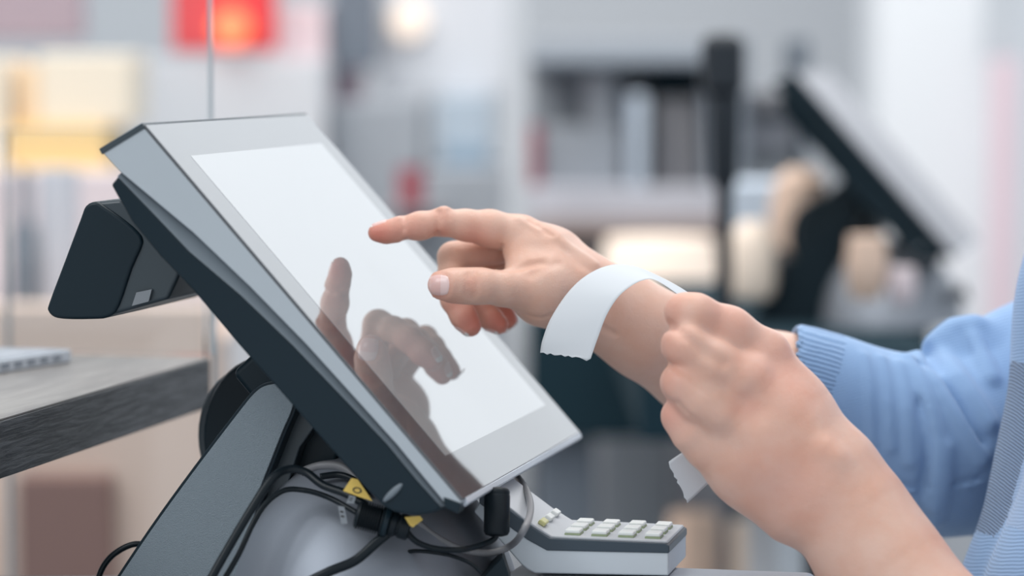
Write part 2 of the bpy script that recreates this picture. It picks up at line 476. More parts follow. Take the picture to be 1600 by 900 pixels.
# ---------------------------------------------------------------- touchscreen till
def build_till():
    base = M(.5*MW, .8*MH, .06); base = np.array([base[0], base[1], cz])
    t = empty('touchscreen_till', base, 'grey and black touchscreen till with a tilted glossy white screen being tapped', 'till')
    def vw(px, py, u=0):
        q = on_u(px, py, u) - A0
        return (q @ D2, -(q @ NN))
    # housing: the light wedge behind the glass
    prof = [vw(226, 197), vw(159, 237), vw(187, 268), vw(302, 364), vw(391, 449), vw(478, 538), vw(556, 624), vw(620, 695), vw(660, 744), vw(700, 792), vw(712, 799), vw(727, 781)]
    prof[0] = (-.0005, .0012); prof[-1] = (MH+.0005, .0012)
    hs = prism('screen_housing', [M(0, v, w) for v, w in prof], MW*D1, 'housing_grey', t, bevel=.0007)
    # dark edge strips (top cap and lower corner foot)
    capd = [(-.0012, -.0002), (-.0012, prof[1][1]*1.0), (prof[1][0]-.0005, prof[1][1]+.0006), (prof[1][0]+.0018, prof[1][1]-.0002), (.0012, .001)]
    prism('top_cap', [M(-.0006, -.0016, 0), M(-.0006, prof[1][0]-.0020, prof[1][1]), M(-.0006, prof[1][0]+.0012, prof[1][1]+.0008), M(-.0006, .0014, .0008)], (MW+.0012)*D1, 'mid_plastic', t, bevel=.0003)
    prism('corner_foot', [M(-.0008, MH-.0075, .0068), M(-.0008, MH-.0025, .0098), M(-.0008, MH+.0042, .0066), M(-.0008, MH+.0008, .0018)], .012*D1, 'black_plastic', t, bevel=.0008)
    # glass front and lit display
    frame_box('glass_front', M(MW/2, MH/2, .0004), MW/2*D1, MH/2*D2, .0008*NN, 'bezel_glass', t, bevel=.0004)
    # display corners solved from the picture on the screen plane
    def on_screen(px, py):
        d = FW + (px-800)/F*RT - (py-450)/F*UP
        s = ((A0 - C0) @ NN)/(d @ NN); q = C0 + s*d - A0
        return (q @ D1, q @ D2)
    cs = [on_screen(*c) for c in ((297, 245), (500, 224), (850, 632), (697, 715))]
    u0 = (cs[0][0]+cs[3][0])/2; u1 = (cs[1][0]+cs[2][0])/2; v0 = (cs[0][1]+cs[1][1])/2; v1 = (cs[2][1]+cs[3][1])/2
    frame_box('display', M((u0+u1)/2, (v0+v1)/2, -.00045), (u1-u0)/2*D1, (v1-v0)/2*D2, .00005*NN, 'panel_glass', t)
    # lower lip
    prism('lower_lip', [M(.006, MH, -.0006), M(.006, MH+.0032, .0006), M(.006, MH+.0034, .0034), M(.006, MH+.0005, .0042)], (MW-.006)*D1, 'lip_silver', t, bevel=.0006)
    prism('lower_edge', [M(.010, MH, .004), M(.010, MH+.0028, .0044), M(.010, MH+.0008, .0104), M(.010, MH-.003, .0104)], (MW-.010)*D1, 'housing_grey', t, bevel=.0004)
    # black rear shell: loops from the seam outwards
    seam = [(186, 267), (245, 316), (302, 365), (391, 450), (478, 539), (556, 625), (620, 696), (660, 745), (700, 794)]
    crease = [(183, 276), (240, 335), (296, 394), (376, 462), (455, 538), (533, 619), (604, 694), (650, 750), (688, 792)]
    rear = [(171, 289), (203, 347), (247, 400), (300, 455), (372, 541), (440, 617), (510, 697), (566, 760), (598, 792)]
    low = [(614, 801), (633, 805), (652, 806), (668, 804), (682, 800)]
    def P3(l, u): return [M(u, *vw(*p, u=0)) for p in l]
    n = len(seam)
    vs = P3(seam, .0075) + P3(crease, .0005) + P3(rear, .0020)
    inner = [M(.0105, *vw(x+3, y-6)) for x, y in rear]
    fs = []
    link_mesh('shell_bevel', [v - .0007*D1 + .0003*NN for v in vs[:2*n]], [(i, i+1, n+i+1, n+i) for i in range(n-1)], 'lit_plastic', t, smooth=True)  # grey strip paints the light caught along the shell edge
    for i in range(n-1):
        fs.append((i, i+1, n+i+1, n+i)); fs.append((n+i, n+i+1, 2*n+i+1, 2*n+i))
    b0 = len(vs); vs += P3(low, .0020); m = len(low)
    fs.append((n+n-1, 2*n+n-1) + tuple(range(b0, b0+m)))
    fs.append((n-1, 2*n-1, b0+m-1))
    # outline ring then straight walls across the width
    ring = [0] + [n] + list(range(2*n, 3*n)) + list(range(b0, b0+m)) + [n-1]
    k = len(vs); L = MW - .004
    vs += [np.array(vs[r]) + (L - 2*(.0075 if r in (0, n-1) else .001))*D1 for r in ring]
    for i in range(len(ring)-1):
        fs.append((ring[i], ring[i+1], k+i+1, k+i))
    fs.append(tuple(range(k, k+len(ring))))
    link_mesh('rear_shell', vs, fs, 'black_plastic', t, bevel=.0016, seg=3)
    # oval release button on the shell
    c = M(.0012, *vw(613, 770)); ax = M(0, *vw(627, 757)) - M(0, *vw(613, 770)); ay = M(0, *vw(616, 774)) - M(0, *vw(613, 770))
    vs = []; fs = []
    for r_, (s, hgt) in enumerate(((1.1, 0), (1, .0010), (.6, .0016), (.01, .0017))):
        for j in range(20):
            a = 2*math.pi*j/20; vs.append(c + s*math.cos(a)*ax + s*math.sin(a)*ay - hgt*D1)
    for r_ in range(3):
        for j in range(20): fs.append((r_*20+j, r_*20+(j+1) % 20, (r_+1)*20+(j+1) % 20, (r_+1)*20+j))
    link_mesh('release_button', vs, fs, 'lit_plastic', t, smooth=True)

    # stand: textured side plate, dark core, far plate, hinge
    us = .066
    pl = catmull([on_u(*p, us) for p in ((447, 599), (430, 600), (412, 604), (396, 616), (370, 648), (300, 740), (235, 830), (165, 935), (150, 960), (120, 1010))], 4)
    pl += catmull([on_u(*p, us) for p in ((440, 1000), (425, 900), (402, 862), (397, 815), (404, 770), (425, 715), (442, 672), (455, 642), (458, 622), (447, 599))], 4)[:-1]
    for p in pl: p[2] = max(p[2], cz + .0003)
    side = prism('side_plate', pl, .010*D1, 'stand_grey', t, bevel=.0009, seg=3)
    def up_(l):
        for p in l: p[2] = max(p[2], cz + .0003)
        return l
    cen = sum(pl)/len(pl)
    rim = []
    for i, p in enumerate(pl):
        tt = pl[(i+1) % len(pl)] - pl[i-1]; nn_ = np.cross(tt, D1); nn_ /= np.linalg.norm(nn_)
        if nn_ @ (p - cen) < 0: nn_ = -nn_
        rim.append(p + nn_*.0019 + .0016*D1)
    prism('plate_rim', up_(rim), .011*D1, 'black_plastic', t, bevel=.0008)
    uc = us+.012
    core = [on_u(*p, uc) for p in ((452, 604), (380, 660), (300, 760), (200, 900), (180, 960), (520, 960), (470, 800), (452, 750), (468, 700), (500, 655), (505, 640))]
    prism('stand_core', up_(core), .012*D1, 'mid_plastic', t, bevel=.001)
    dark = [on_u(*p, uc+.012) for p in ((450, 600), (380, 660), (250, 860), (230, 960), (560, 960), (520, 790), (520, 735), (530, 700), (520, 640))]
    prism('stand_well', up_(dark), .085*D1, 'black_plastic', t, bevel=.002)
    frame_box('hinge_block', M(MW*.5, MH*.56, .052), .05*D1, .03*D2, .03*NN, 'black_plastic', t, bevel=.004)
    far = [p + .135*D1 for p in pl]
    prism('side_plate', far, .010*D1, 'stand_grey', t, bevel=.0009, seg=3)
    # round hinge covers showing left of the stand
    for (nm, cx, cy, uu, ra, th, mm) in (('hinge_cover', 408, 690, .150, .0400, .018, 'black_plastic'), ('hinge_cap', 384, 684, .172, .0335, .014, 'mid_plastic')):
        cc = on_u(cx, cy, uu); vs, fs = [], []
        rings = ((0, .9), (.0, 1.0), (.25, 1.04), (.75, 1.04), (1.0, 1.0), (1.0, .85))
        for (tt, rr) in rings:
            for j in range(40):
                a = 2*math.pi*j/40
                vs.append(cc + tt*th*D1 + ra*rr*(math.cos(a)*HH*.86 + math.sin(a)*ZZ*1.15))
        for r_ in range(len(rings)-1):
            for j in range(40): fs.append((r_*40+j, r_*40+(j+1) % 40, (r_+1)*40+(j+1) % 40, (r_+1)*40+j))
        fs.append(tuple(range(40))); fs.append(tuple(range((len(rings)-1)*40, len(rings)*40)))
        link_mesh(nm, vs, fs, mm, t, bevel=.0015, smooth=True)
    # domed foot
    cc = P(588, 905, 1.735); vs, fs = [], []
    nx, ny = 48, 28
    for i in range(nx):
        for j in range(ny):
            a = 2*math.pi*i/nx; r_ = (j+.0)/(ny-1)
            x = .080*r_*math.cos(a); y = .105*r_*math.sin(a)
            z = .090*(max(0, 1 - r_**2.6))**.62*(1 - .12*(x/.080))
            q = cc + x*HH + y*D1; vs.append((q[0], q[1], cz + z))
    for i in range(nx):
        for j in range(ny-1): fs.append((i*ny+j, ((i+1) % nx)*ny+j, ((i+1) % nx)*ny+j+1, i*ny+j+1))
    link_mesh('domed_foot', vs, fs, 'base_gloss', t, smooth=True)
    q = up_([P(742, 915, 1.66), P(786, 869, 1.66), P(800, 915, 1.66)])
    prism('foot_tip', q, .045*FW, 'black_plastic', t, bevel=.0008)

    # rear customer display
    uu = .060
    def O(x, y, u=uu): return on_u(x, y, u)
    body = catmull([O(141, 317), O(186, 309), O(262, 376), O(284, 402), O(279, 436), O(262, 464), O(232, 477)], 3)
    slabp = [O(148, 315), O(133, 322), O(124, 344), O(100, 408), (O(76, 472)), O(74, 486), O(84, 496), O(104, 499), O(140, 499), O(168, 496), O(185, 478), O(205, 420), O(222, 380), O(214, 362), O(188, 340), O(160, 321)]
    ds = prism('customer_display', catmull(slabp, 3, True), .15*D1, 'black_plastic', t, bevel=.0075, seg=6)
    arm = [O(146, 315, uu+.002), O(188, 311, uu+.002), O(240, 350, uu+.002), O(290, 400, uu+.002), O(278, 434, uu+.002), O(262, 468, uu+.002), O(160, 497, uu+.002), O(180, 400, uu+.002)]
    prism('display_neck', arm, .11*D1, 'mid_plastic', t, bevel=.0025, seg=3)
    lbl = prism('sticker', [O(213, 457, uu-.0002), O(237, 452, uu-.0002), O(232, 471, uu-.0002), O(206, 478, uu-.0002)], .0006*D1+.001*D1, 'label_clear', t)
    return t
till = build_till()

def copy_tree(o, parent=None):
    c = o.copy(); COL.objects.link(c); c.parent = parent
    c.matrix_parent_inverse = o.matrix_parent_inverse.copy()
    for ch in o.children: copy_tree(ch, c)
    return c
till2 = copy_tree(till)
# second till on the next counter: same kind, seen farther off
tgt = P(1243, 114, 3.35)
till2.location = Vector(np.array(till.location) + tgt - A0)
tag(till2, 'blurred dark tilted till screen standing on the far counter at right', 'till')
TILL2_Z = cz + (tgt - A0)[2]
mat('reflection_grey', (.20, .20, .23), .35)  # flat grey painted in for the dim reflection on the far screen
for c in list(till2.children):
    n_ = c.name.split('.')[0]
    if n_ in ('customer_display', 'display_neck', 'sticker'): bpy.data.objects.remove(c); continue
    if n_ in ('screen_housing', 'shell_bevel', 'side_plate', 'lower_edge', 'hinge_cap'):
        c.material_slots[0].link = 'OBJECT'; c.material_slots[0].material = MATS['black_plastic']
    if n_ in ('display', 'glass_front'):
        c.material_slots[0].link = 'OBJECT'; c.material_slots[0].material = MATS['reflection_grey']

# ---------------------------------------------------------------- cables
def cable(name, pts, r, m, label, k=12, flat=1., n=7):
    pts = [(x, y, z + (.045 if z < 1.64 else 0)) for x, y, z in pts]
    o = tube(name, catmull([P(*p) for p in pts], n), r, m, None, k, flat)
    origin_to(o, P(*pts[0]))
    return tag(o, label, 'cable')
zc = 1.60
c1 = cable('power_cable', [(318, 925, 1.585), (350, 868, 1.59), (392, 797, 1.595), (425, 748, 1.60), (452, 733, 1.605), (478, 738, 1.605), (505, 758, 1.60), (540, 771, 1.595), (570, 788, 1.59)], .0023, 'cable_black',
   'thick black cable arching over the till foot into the ribbed black plug', flat=.8)
c2_ = cable('signal_cable', [(338, 925, 1.592), (372, 868, 1.597), (405, 800, 1.606), (440, 768, 1.612), (475, 766, 1.612), (515, 778, 1.602), (560, 803, 1.592)], .0015, 'cable_black',
   'thin black cable with printed lettering below the thick arching one')
c3 = cable('trailing_cable', [(610, 830, 1.592), (588, 848, 1.59), (555, 876, 1.588), (515, 893, 1.585), (470, 915, 1.585)], .0026, 'cable_black', 'wide flat black cable dropping left from the ribbed plug', flat=.55)
c4 = cable('loop_cable', [(632, 826, 1.592), (650, 846, 1.592), (680, 857, 1.595), (720, 859, 1.60), (755, 850, 1.615), (772, 842, 1.619), (777, 830, 1.619)], .0016, 'cable_black', 'black cable hanging in a loop between ribbed plug and black barrel')
c5 = cable('grey_cable', [(648, 812, 1.625), (680, 838, 1.628), (720, 858, 1.63), (765, 864, 1.63), (800, 851, 1.63), (820, 825, 1.645), (829, 795, 1.69), (822, 765, 1.74), (800, 735, 1.80)], .0019, 'cable_grey', 'grey cable looping behind the black barrel below the screen')
c6 = cable('thin_cable', [(618, 868, 1.66), (650, 861, 1.655), (700, 867, 1.65), (735, 880, 1.65), (752, 895, 1.65)], .0011, 'cable_black', 'thin black lead lying across the grey till foot')
c7 = cable('coiled_cable', [(470, 738, 1.70), (500, 728, 1.70), (530, 729, 1.695), (552, 742, 1.69), (566, 762, 1.685)], .0024, 'cable_grey', 'grey cable curling behind the yellow tag')
c8 = cable('floor_cable', [(150, 925, 1.75), (158, 892, 1.75), (178, 866, 1.75), (212, 850, 1.75), (250, 858, 1.75)], .0017, 'cable_black', 'black cable bent left of the grey stand plate')
c9 = cable('back_cable', [(500, 745, 1.68), (530, 742, 1.68), (556, 752, 1.675), (574, 775, 1.67)], .0018, 'cable_black', 'short black cable inside the grey coil by the stand')

def lathe(name, a, b, prof, m, parent=None, k=28):
    """profile [(t along a->b, radius)]"""
    a, b = np.array(a), np.array(b)
    pts = [a + t*(b-a) for t, r in prof]; rs = [r for t, r in prof]
    ax = (b-a)/np.linalg.norm(b-a); n1 = np.cross(ax, FW); n1 /= np.linalg.norm(n1); n2 = np.cross(ax, n1)
    vs, fs = [], []
    for p, r in zip(pts, rs):
        for j in range(k):
            t = 2*math.pi*j/k; vs.append(p + r*(math.cos(t)*n1 + math.sin(t)*n2))
    for i in range(len(pts)-1):
        for j in range(k): fs.append((i*k+j, i*k+(j+1) % k, (i+1)*k+(j+1) % k, (i+1)*k+j))
    fs.append(tuple(range(k))[::-1]); fs.append(tuple(range((len(pts)-1)*k, len(pts)*k)))
    return link_mesh(name, vs, fs, m, parent, smooth=True, bevel=.0003, seg=2)
# ribbed cable plug
a, b = P(556, 802, 1.637), P(641, 826, 1.637)
pg = empty('ribbed_plug', a, 'ribbed black cable plug hanging under the lower edge of the screen', 'plug')
prof = [(0, .0055), (.02, .0072)]
for i in range(9):
    t = .06 + i*.044; prof += [(t, .0079), (t+.020, .0079), (t+.024, .0062), (t+.038, .0062)]
prof += [(.47, .0078), (.50, .0078)]
lathe('ribbed_sleeve', a, b, prof, 'rubber_black', pg)
lathe('collar', a, b, [(.50, .0072), (.52, .0084), (.60, .0084), (.62, .0066)], 'black_plastic', pg)
lathe('plug_head', a, b, [(.62, .0064), (.64, .0068), (.74, .0068), (.76, .0058), (.79, .0058), (.81, .0066), (.97, .0066), (1.0, .0050)], 'rubber_black', pg)
# black barrel (ferrite)
a, b = P(777, 762, 1.668), P(776, 838, 1.664)
br = empty('ferrite_barrel', b, 'black barrel-shaped ferrite hanging below the screen corner', 'ferrite')
lathe('barrel', a, b, [(0, .0045), (.02, .0058), (.06, .0066), (.10, .0068), (.14, .0066), (.17, .0069), (.9, .0069), (.97, .0060), (1.0, .0035)], 'rubber_black', br)
# yellow tags
def tag_flag(pts, z, label, ring=None):
    t = prism('yellow_tag', [P(x, y, z) for x, y in pts], .0004*FW, 'label_yellow')
    origin_to(t, P(pts[0][0], pts[0][1], z)); tag(t, label, 'tag')
    if ring:
        vs, fs = [], []; c = P(ring[0], ring[1], z); e1 = P(ring[0]+7, ring[1]+1.5, z)-c; e2 = P(ring[0]-1, ring[1]+4.6, z)-c
        for rr in (1, .68):
            for j in range(24):
                a = 2*math.pi*j/24; vs.append(c + rr*(math.cos(a)*e1 + math.sin(a)*e2) - .0003*FW)
        for j in range(24): fs.append((j, (j+1) % 24, 24+(j+1) % 24, 24+j))
        link_mesh('printed_ring', vs, fs, 'ink', t)
tag_flag([(549, 747), (559, 749), (582, 783), (560, 776), (536, 767)], 1.632, 'yellow tag printed with a ring, above the ribbed plug', (558, 766))
tag_flag([(632, 808), (656, 806), (661, 812), (645, 824), (640, 821)], 1.628, 'small plain yellow tag right of the ribbed plug')
for pts, lab in (([(546, 774), (556, 776), (553, 787), (541, 786)], 'clear printed label wrapped on the arching cable'),
                 ([(528, 790), (538, 792), (543, 818), (533, 819)], 'clear printed label hanging below the thin cable')):
    o = prism('clear_label', [P(x, y, 1.630) for x, y in pts], .0003*FW, 'label_clear'); origin_to(o, P(*pts[0], 1.630)); tag(o, lab, 'label')
    for k_ in range(2):
        c = [np.array(P(x, y, 1.6298)) for x, y in pts]
        r0 = c[0]*.8+c[1]*.2 + (c[3]-c[0])*(.25+.25*k_); r1 = c[0]*.3+c[1]*.7 + (c[3]-c[0])*(.25+.25*k_); dn = (c[3]-c[0])*.1
        prism('print_line', [r0, r1, r1+dn, r0+dn], .0001*FW, 'ink', o)

# ---------------------------------------------------------------- card reader
def build_reader():
    W_ = P(1072, 821, 1.747) - P(1045, 848, 1.685); W_[2] = 0
    t = empty('card_reader', P(1042, 899, 1.685), 'light grey card reader with raised white keys beside the till', 'card reader')
    z0 = 1.685
    def Q(x, y, k=0.): return P(x, y, z0) + k*W_
    low = catmull([Q(*p) for p in ((740, 800), (790, 855), (817, 885), (835, 896))], 4) + [Q(1045, 900), Q(1045, 862), Q(856, 858), Q(826, 841), Q(800, 822), Q(750, 782)]
    prism('body', low, W_, 'pinpad_white', t, bevel=.0012, seg=3)
    band = [Q(750, 760), Q(800, 799), Q(829, 822), Q(860, 841), Q(1040, 849), Q(1046, 853), Q(1046, 864), Q(855, 860), Q(824, 843), Q(799, 825), Q(749, 786)]
    prism('side_band', [p - .0008*W_ / np.linalg.norm(W_) for p in band], W_*1.0 + .0016*W_/np.linalg.norm(W_), 'pinpad_band', t, bevel=.0006)
    top = [Q(748, 757, .03), Q(800, 796, .03), Q(829, 818, .03), Q(861, 838, .03), Q(1041, 846, .03), Q(1043, 850, .03), Q(860, 845, .03), Q(800, 802, .03), Q(748, 762, .03)]
    prism('top_face', top, W_*.94, 'pinpad_top', t, bevel=.0005)
    keym = None
    up = ZZ*.0022
    for r_ in range(3):
        for c in range(4):
            s = .11 + r_*.27; x0 = 878 + c*42; 
            ang = 8/180*1.0
            def K(dx, k): return Q(x0+dx, 839.3 + (x0+dx-861)*.042, k)
            base = [K(0, s), K(25, s), K(25, s+.17), K(0, s+.17)]
            b_ = [p - .0002*ZZ for p in base]
            prism('key_base', b_, .0016*ZZ, 'key_green', t, bevel=.0004)
            c0 = sum(base)/4
            prism('key', [c0 + (p-c0)*.97 + .0012*ZZ for p in base], .0022*ZZ, 'key_white', t, bevel=.0009, seg=3)
    rn = np.cross(Q(829, 818) - Q(800, 796), W_); rn /= np.linalg.norm(rn)
    if rn[2] < 0: rn = -rn
    for i in range(3):
        s = .14 + i*.28
        c0 = Q(834, 821, s); e = (Q(844, 828) - Q(834, 821))
        prism('function_key', [c0, c0+e, c0+e+.16*W_, c0+.16*W_], rn*.0028, 'key_white' if i else 'key_yellow', t, bevel=.0009, seg=3)
    return t
mat('key_yellow', (.62, .60, .28), .4)
build_reader()

# ---------------------------------------------------------------- wooden board with glass panes
ct = P(328, 562, 2.03); zt = ct[2]
d0 = P(0, 655, 1.70); 
L1 = (ct - P(-40, 667, 1.66)) @ D1 + .12
pts = [ct, ct - L1*D1, ct - L1*D1 - .5*HH, ct - .5*HH]
pts = [np.array([p[0], p[1], zt]) for p in pts]
bd = prism('wooden_board', pts, -.031*ZZ, 'wood_face', bevel=.0006)
tag(bd, 'dark grained wooden shelf board ending at the glass, left', 'shelf')
prism('board_top', [p + .0003*ZZ - .001*HH*(1 if i in (0, 1) else 0) for i, p in enumerate(pts)], .0008*ZZ, 'wood_top', bd)
c0_ = sum(pts)/4
prism('board_bracket', [c0_ + a_*HH*.03 + b_*D1*.12 - .25*HH - .031*ZZ for a_, b_ in ((-1, -1), (1, -1), (1, 1), (-1, 1))], -(zt-.031)*ZZ, 'navy', bd)
def pane(name, base, left, h0, h1, label, topedge):
    b0 = np.array([base[0], base[1], h0]); v = -left*HH
    o = prism(name, [b0, b0+v, b0+v+(h1-h0)*ZZ, b0+(h1-h0)*ZZ], .004*D1, 'pane_glass')
    origin_to(o, b0); tag(o, label, 'glass pane')
    prism('polished_edge', [b0, b0+.0016*HH, b0+.0016*HH+(h1-h0)*ZZ, b0+(h1-h0)*ZZ], .0042*D1, 'glass_edge', o)
    if topedge: prism('top_edge', [b0+(h1-h0)*ZZ, b0+v+(h1-h0)*ZZ, b0+v+(h1-h0+.001)*ZZ, b0+(h1-h0+.001)*ZZ], .0042*D1, 'glass_edge', o)
e1 = P(327, 300, 2.04)
pane('glass_pane', e1, .5, zt+.0015, zt+.55, 'tall clear glass pane standing at the end of the wooden board', False)
e2 = P(331, 700, 2.10); pb = P(331, 900, 2.10)[2]-.1
pane('glass_pane', P(333, 700, 2.10), .006, pb, P(0, 330, 2.10)[2], 'narrow upright glass edge below the board, behind the till', False)
e3 = P(12, 400, 2.5); ztp = P(12, 204, 2.5)[2]; zbt = P(12, 556, 2.5)[2]
b0 = np.array([e3[0], e3[1], 0.62])
o = prism('glass_pane', [b0, b0+.16*HH, b0+.16*HH+(ztp-.62)*ZZ, b0+(ztp-.62)*ZZ], .004*D1, 'pane_glass'); origin_to(o, b0)
tag(o, 'low clear glass pane with visible top edge, far left', 'glass pane')
prism('polished_edge', [b0-.003*HH, b0, b0+(ztp-.62)*ZZ, b0-.003*HH+(ztp-.62)*ZZ], .0042*D1, 'glass_edge', o)
prism('top_edge', [b0+(ztp-.62)*ZZ, b0+.16*HH+(ztp-.62)*ZZ, b0+.16*HH+(ztp-.6205+.0016)*ZZ, b0+(ztp-.6205+.0016)*ZZ], .0042*D1, 'glass_edge', o)
# flat case on the board
q = [on_z(x, y, zt+.0012) for x, y in ((113, 565), (112, 559), (-70, 556), (-90, 600))]
cs_c = on_z(112, 566, zt+.0012)
pk = empty('plastic_case', cs_c, 'flat pale plastic case lying on the wooden board', 'case')
mat('case_top', (.42, .46, .52), .3, noise=(60, .8, (.62, .66, .72)))
mat('case_side', (.62, .66, .72), .2)
mat('case_print', (.25, .28, .33), .5)
ax, ay = -.14*D1 - .03*HH, -.12*HH
base = [cs_c, cs_c+ax, cs_c+ax+ay, cs_c+ay]
prism('case_body', base, .0085*ZZ, 'case_side', pk, bevel=.0012)
prism('printed_sleeve', [cs_c + (p - cs_c)*.93 + .03*ax + .03*ay + .0082*ZZ for p in base], .0008*ZZ, 'case_top', pk)
for i in range(9):
    a_ = cs_c + ax*(.09+.1*i) + .0028*ZZ + .0002*HH
    prism('spine_print', [a_, a_ + ax*.06, a_ + ax*.06 + .003*ZZ, a_ + .003*ZZ], .0004*HH, 'case_print', pk)

# ---------------------------------------------------------------- person: bare hands and forearms, blue cardigan
def px2m(px, z): return px*z/F
class Limb:
    """chain of joints given as (px, py, z, radius in px)"""
    def __init__(s, pts): s.p = [P(x, y, z) for x, y, z, r in pts]; s.r = [px2m(r, z) for x, y, z, r in pts]
    def add(s, g, k=.004):
        for i in range(len(s.p)-1): g.append((s.p[i], s.p[i+1], s.r[i], s.r[i+1], k))
body = Field()
# --- right hand (far arm, pointing)
arm = body.group(.010)
Limb([(884, 446, 1.800, 52), (940, 480, 1.806, 50), (1010, 520, 1.818, 62), (1100, 570, 1.838, 76), (1220, 620, 1.862, 88), (1420, 690, 1.90, 98), (1490, 700, 1.92, 104)]).add(arm, .02)
Limb([(900, 440, 1.812, 36), (960, 468, 1.818, 34)]).add(arm, .02)
palm = body.group(.006)
Limb([(812, 369, 1.799, 31), (850, 400, 1.798, 40), (890, 444, 1.797, 47)]).add(palm, .012)
Limb([(818, 366, 1.818, 29), (868, 404, 1.813, 38), (900, 446, 1.806, 40)]).add(palm, .012)
Limb([(824, 374, 1.838, 27), (868, 408, 1.828, 36), (905, 446, 1.812, 38)]).add(palm, .012)
Limb([(832, 388, 1.856, 25), (870, 420, 1.842, 35), (906, 450, 1.818, 38)]).add(palm, .012)
Limb([(815, 452, 1.776, 27), (850, 455, 1.783, 40), (886, 454, 1.794, 49)]).add(palm, .014)       # thumb root
Limb([(812, 400, 1.792, 18), (822, 430, 1.785, 20), (846, 440, 1.785, 30)]).add(palm, .012)       # web
Limb([(842, 470, 1.79, 30), (880, 472, 1.80, 40)]).add(palm, .014)
body.group(.0012)
idx = body.group(.004)
Limb([(589, 363.5, 1.781, 14.2), (604, 363, 1.782, 16), (626, 358, 1.783, 18.3), (656, 353, 1.785, 20.6), (691, 347, 1.787, 20.2), (728, 352, 1.791, 23.5), (765, 357, 1.795, 28), (814, 368, 1.80, 31)]).add(idx, .004)
thb = body.group(.005)
Limb([(688, 445, 1.757, 20), (706, 446, 1.758, 24.5), (730, 447, 1.761, 25.5), (752, 447, 1.763, 25.6), (788, 450, 1.770, 27), (820, 452, 1.777, 29)]).add(thb, .005)
mid = body.group(.0012)
Limb([(818, 372, 1.818, 27), (775, 388, 1.816, 24), (708, 402, 1.811, 23.5)]).add(mid, .003)
Limb([(708, 402, 1.811, 23.5), (703, 436, 1.803, 20), (709, 468, 1.797, 20.2), (724, 494, 1.795, 20), (735, 509, 1.795, 17.2)]).add(mid, .003)
rng_ = body.group(.0012)
Limb([(824, 384, 1.838, 25), (775, 410, 1.836, 22), (736, 428, 1.833, 21.5)]).add(rng_, .003)
Limb([(736, 428, 1.833, 21.5), (736, 455, 1.824, 19), (748, 480, 1.818, 18.5), (766, 497, 1.817, 18.2), (779, 507, 1.817, 15.6)]).add(rng_, .003)
pky = body.group(.0012)
Limb([(832, 396, 1.856, 22), (790, 424, 1.857, 19), (762, 440, 1.856, 18)]).add(pky, .003)
Limb([(762, 440, 1.856, 18), (766, 462, 1.848, 16), (778, 480, 1.843, 15.5), (790, 494, 1.841, 14.5), (796, 502, 1.841, 12.5)]).add(pky, .003)
def on_surface(fld, px, py, zf=1.5, zb=2.05):
    """first point of a surface met along a pixel's ray, or the nearest one beside the silhouette"""
    zz_ = np.arange(zf, zb, .0006); pts_ = C0 + zz_[:, None]*(FW + (px-800)/F*RT - (py-450)/F*UP)
    keep_d, fld.disp = fld.disp, []; d = fld.ev(pts_); fld.disp = keep_d
    hit = np.nonzero(d < 0)[0]
    return pts_[hit[0]] if len(hit) else pts_[d.argmin()]
# creases and bumps: (polyline, +in / -out, sigma)
CR = []
def crease(pts, amp, sig, proj=True): CR.append((pts, amp, sig, proj))
crease([(632, 330, 1.770), (631, 352, 1.7755), (634, 378, 1.778)], .0007, .0016)
crease([(634, 377, 1.778), (635, 379, 1.785)], .0016, .0022)
crease([(684, 330, 1.772), (684, 350, 1.779), (682, 370, 1.784)], .0006, .0013)
crease([(682, 368, 1.778), (682, 369, 1.79)], .0013, .0022)
crease([(690, 326, 1.776), (697, 325, 1.79)], -.0007, .0025)
crease([(734, 425, 1.755), (738, 437, 1.7515), (740, 452, 1.7512), (736, 466, 1.754)], .00045, .0009)
crease([(727, 430, 1.754), (728, 447, 1.7512), (727, 460, 1.754)], .0003, .0007)
crease([(782, 421, 1.776), (800, 421, 1.772), (826, 414, 1.770), (848, 410, 1.772)], .0012, .0022)
crease([(784, 385, 1.785), (783, 405, 1.785), (783, 420, 1.785)], .0006, .0016)
crease([(812, 343, 1.797), (828, 352, 1.79), (842, 360, 1.787)], -.0006, .0022)
crease([(826, 347, 1.797), (842, 357, 1.787), (862, 368, 1.784)], .0005, .0016)
crease([(820, 492, 1.781), (846, 497, 1.774), (860, 492, 1.772)], .0005, .0012)
crease([(935, 508, 1.792), (960, 522, 1.788)], .0005, .002)
# --- left hand (near arm, holding the receipt)
larm = body.group(.010)
Limb([(1288, 742, 1.652, 80), (1334, 812, 1.648, 80), (1391, 904, 1.640, 88), (1472, 1018, 1.625, 104), (1690, 1230, 1.60, 130)]).add(larm, .02)
lp = body.group(.008)
Limb([(1194, 558, 1.655, 42), (1238, 645, 1.658, 56), (1290, 735, 1.655, 74)]).add(lp, .014)
Limb([(1166, 598, 1.640, 41), (1220, 670, 1.646, 58), (1280, 745, 1.648, 76)]).add(lp, .014)
Limb([(1130, 648, 1.639, 39), (1190, 705, 1.646, 56), (1262, 765, 1.650, 70)]).add(lp, .014)
Limb([(1104, 700, 1.648, 34), (1165, 738, 1.656, 46), (1240, 790, 1.655, 58)]).add(lp, .014)
Limb([(1210, 600, 1.69, 40), (1250, 680, 1.685, 52), (1300, 760, 1.67, 60)]).add(lp, .016)
lf = []
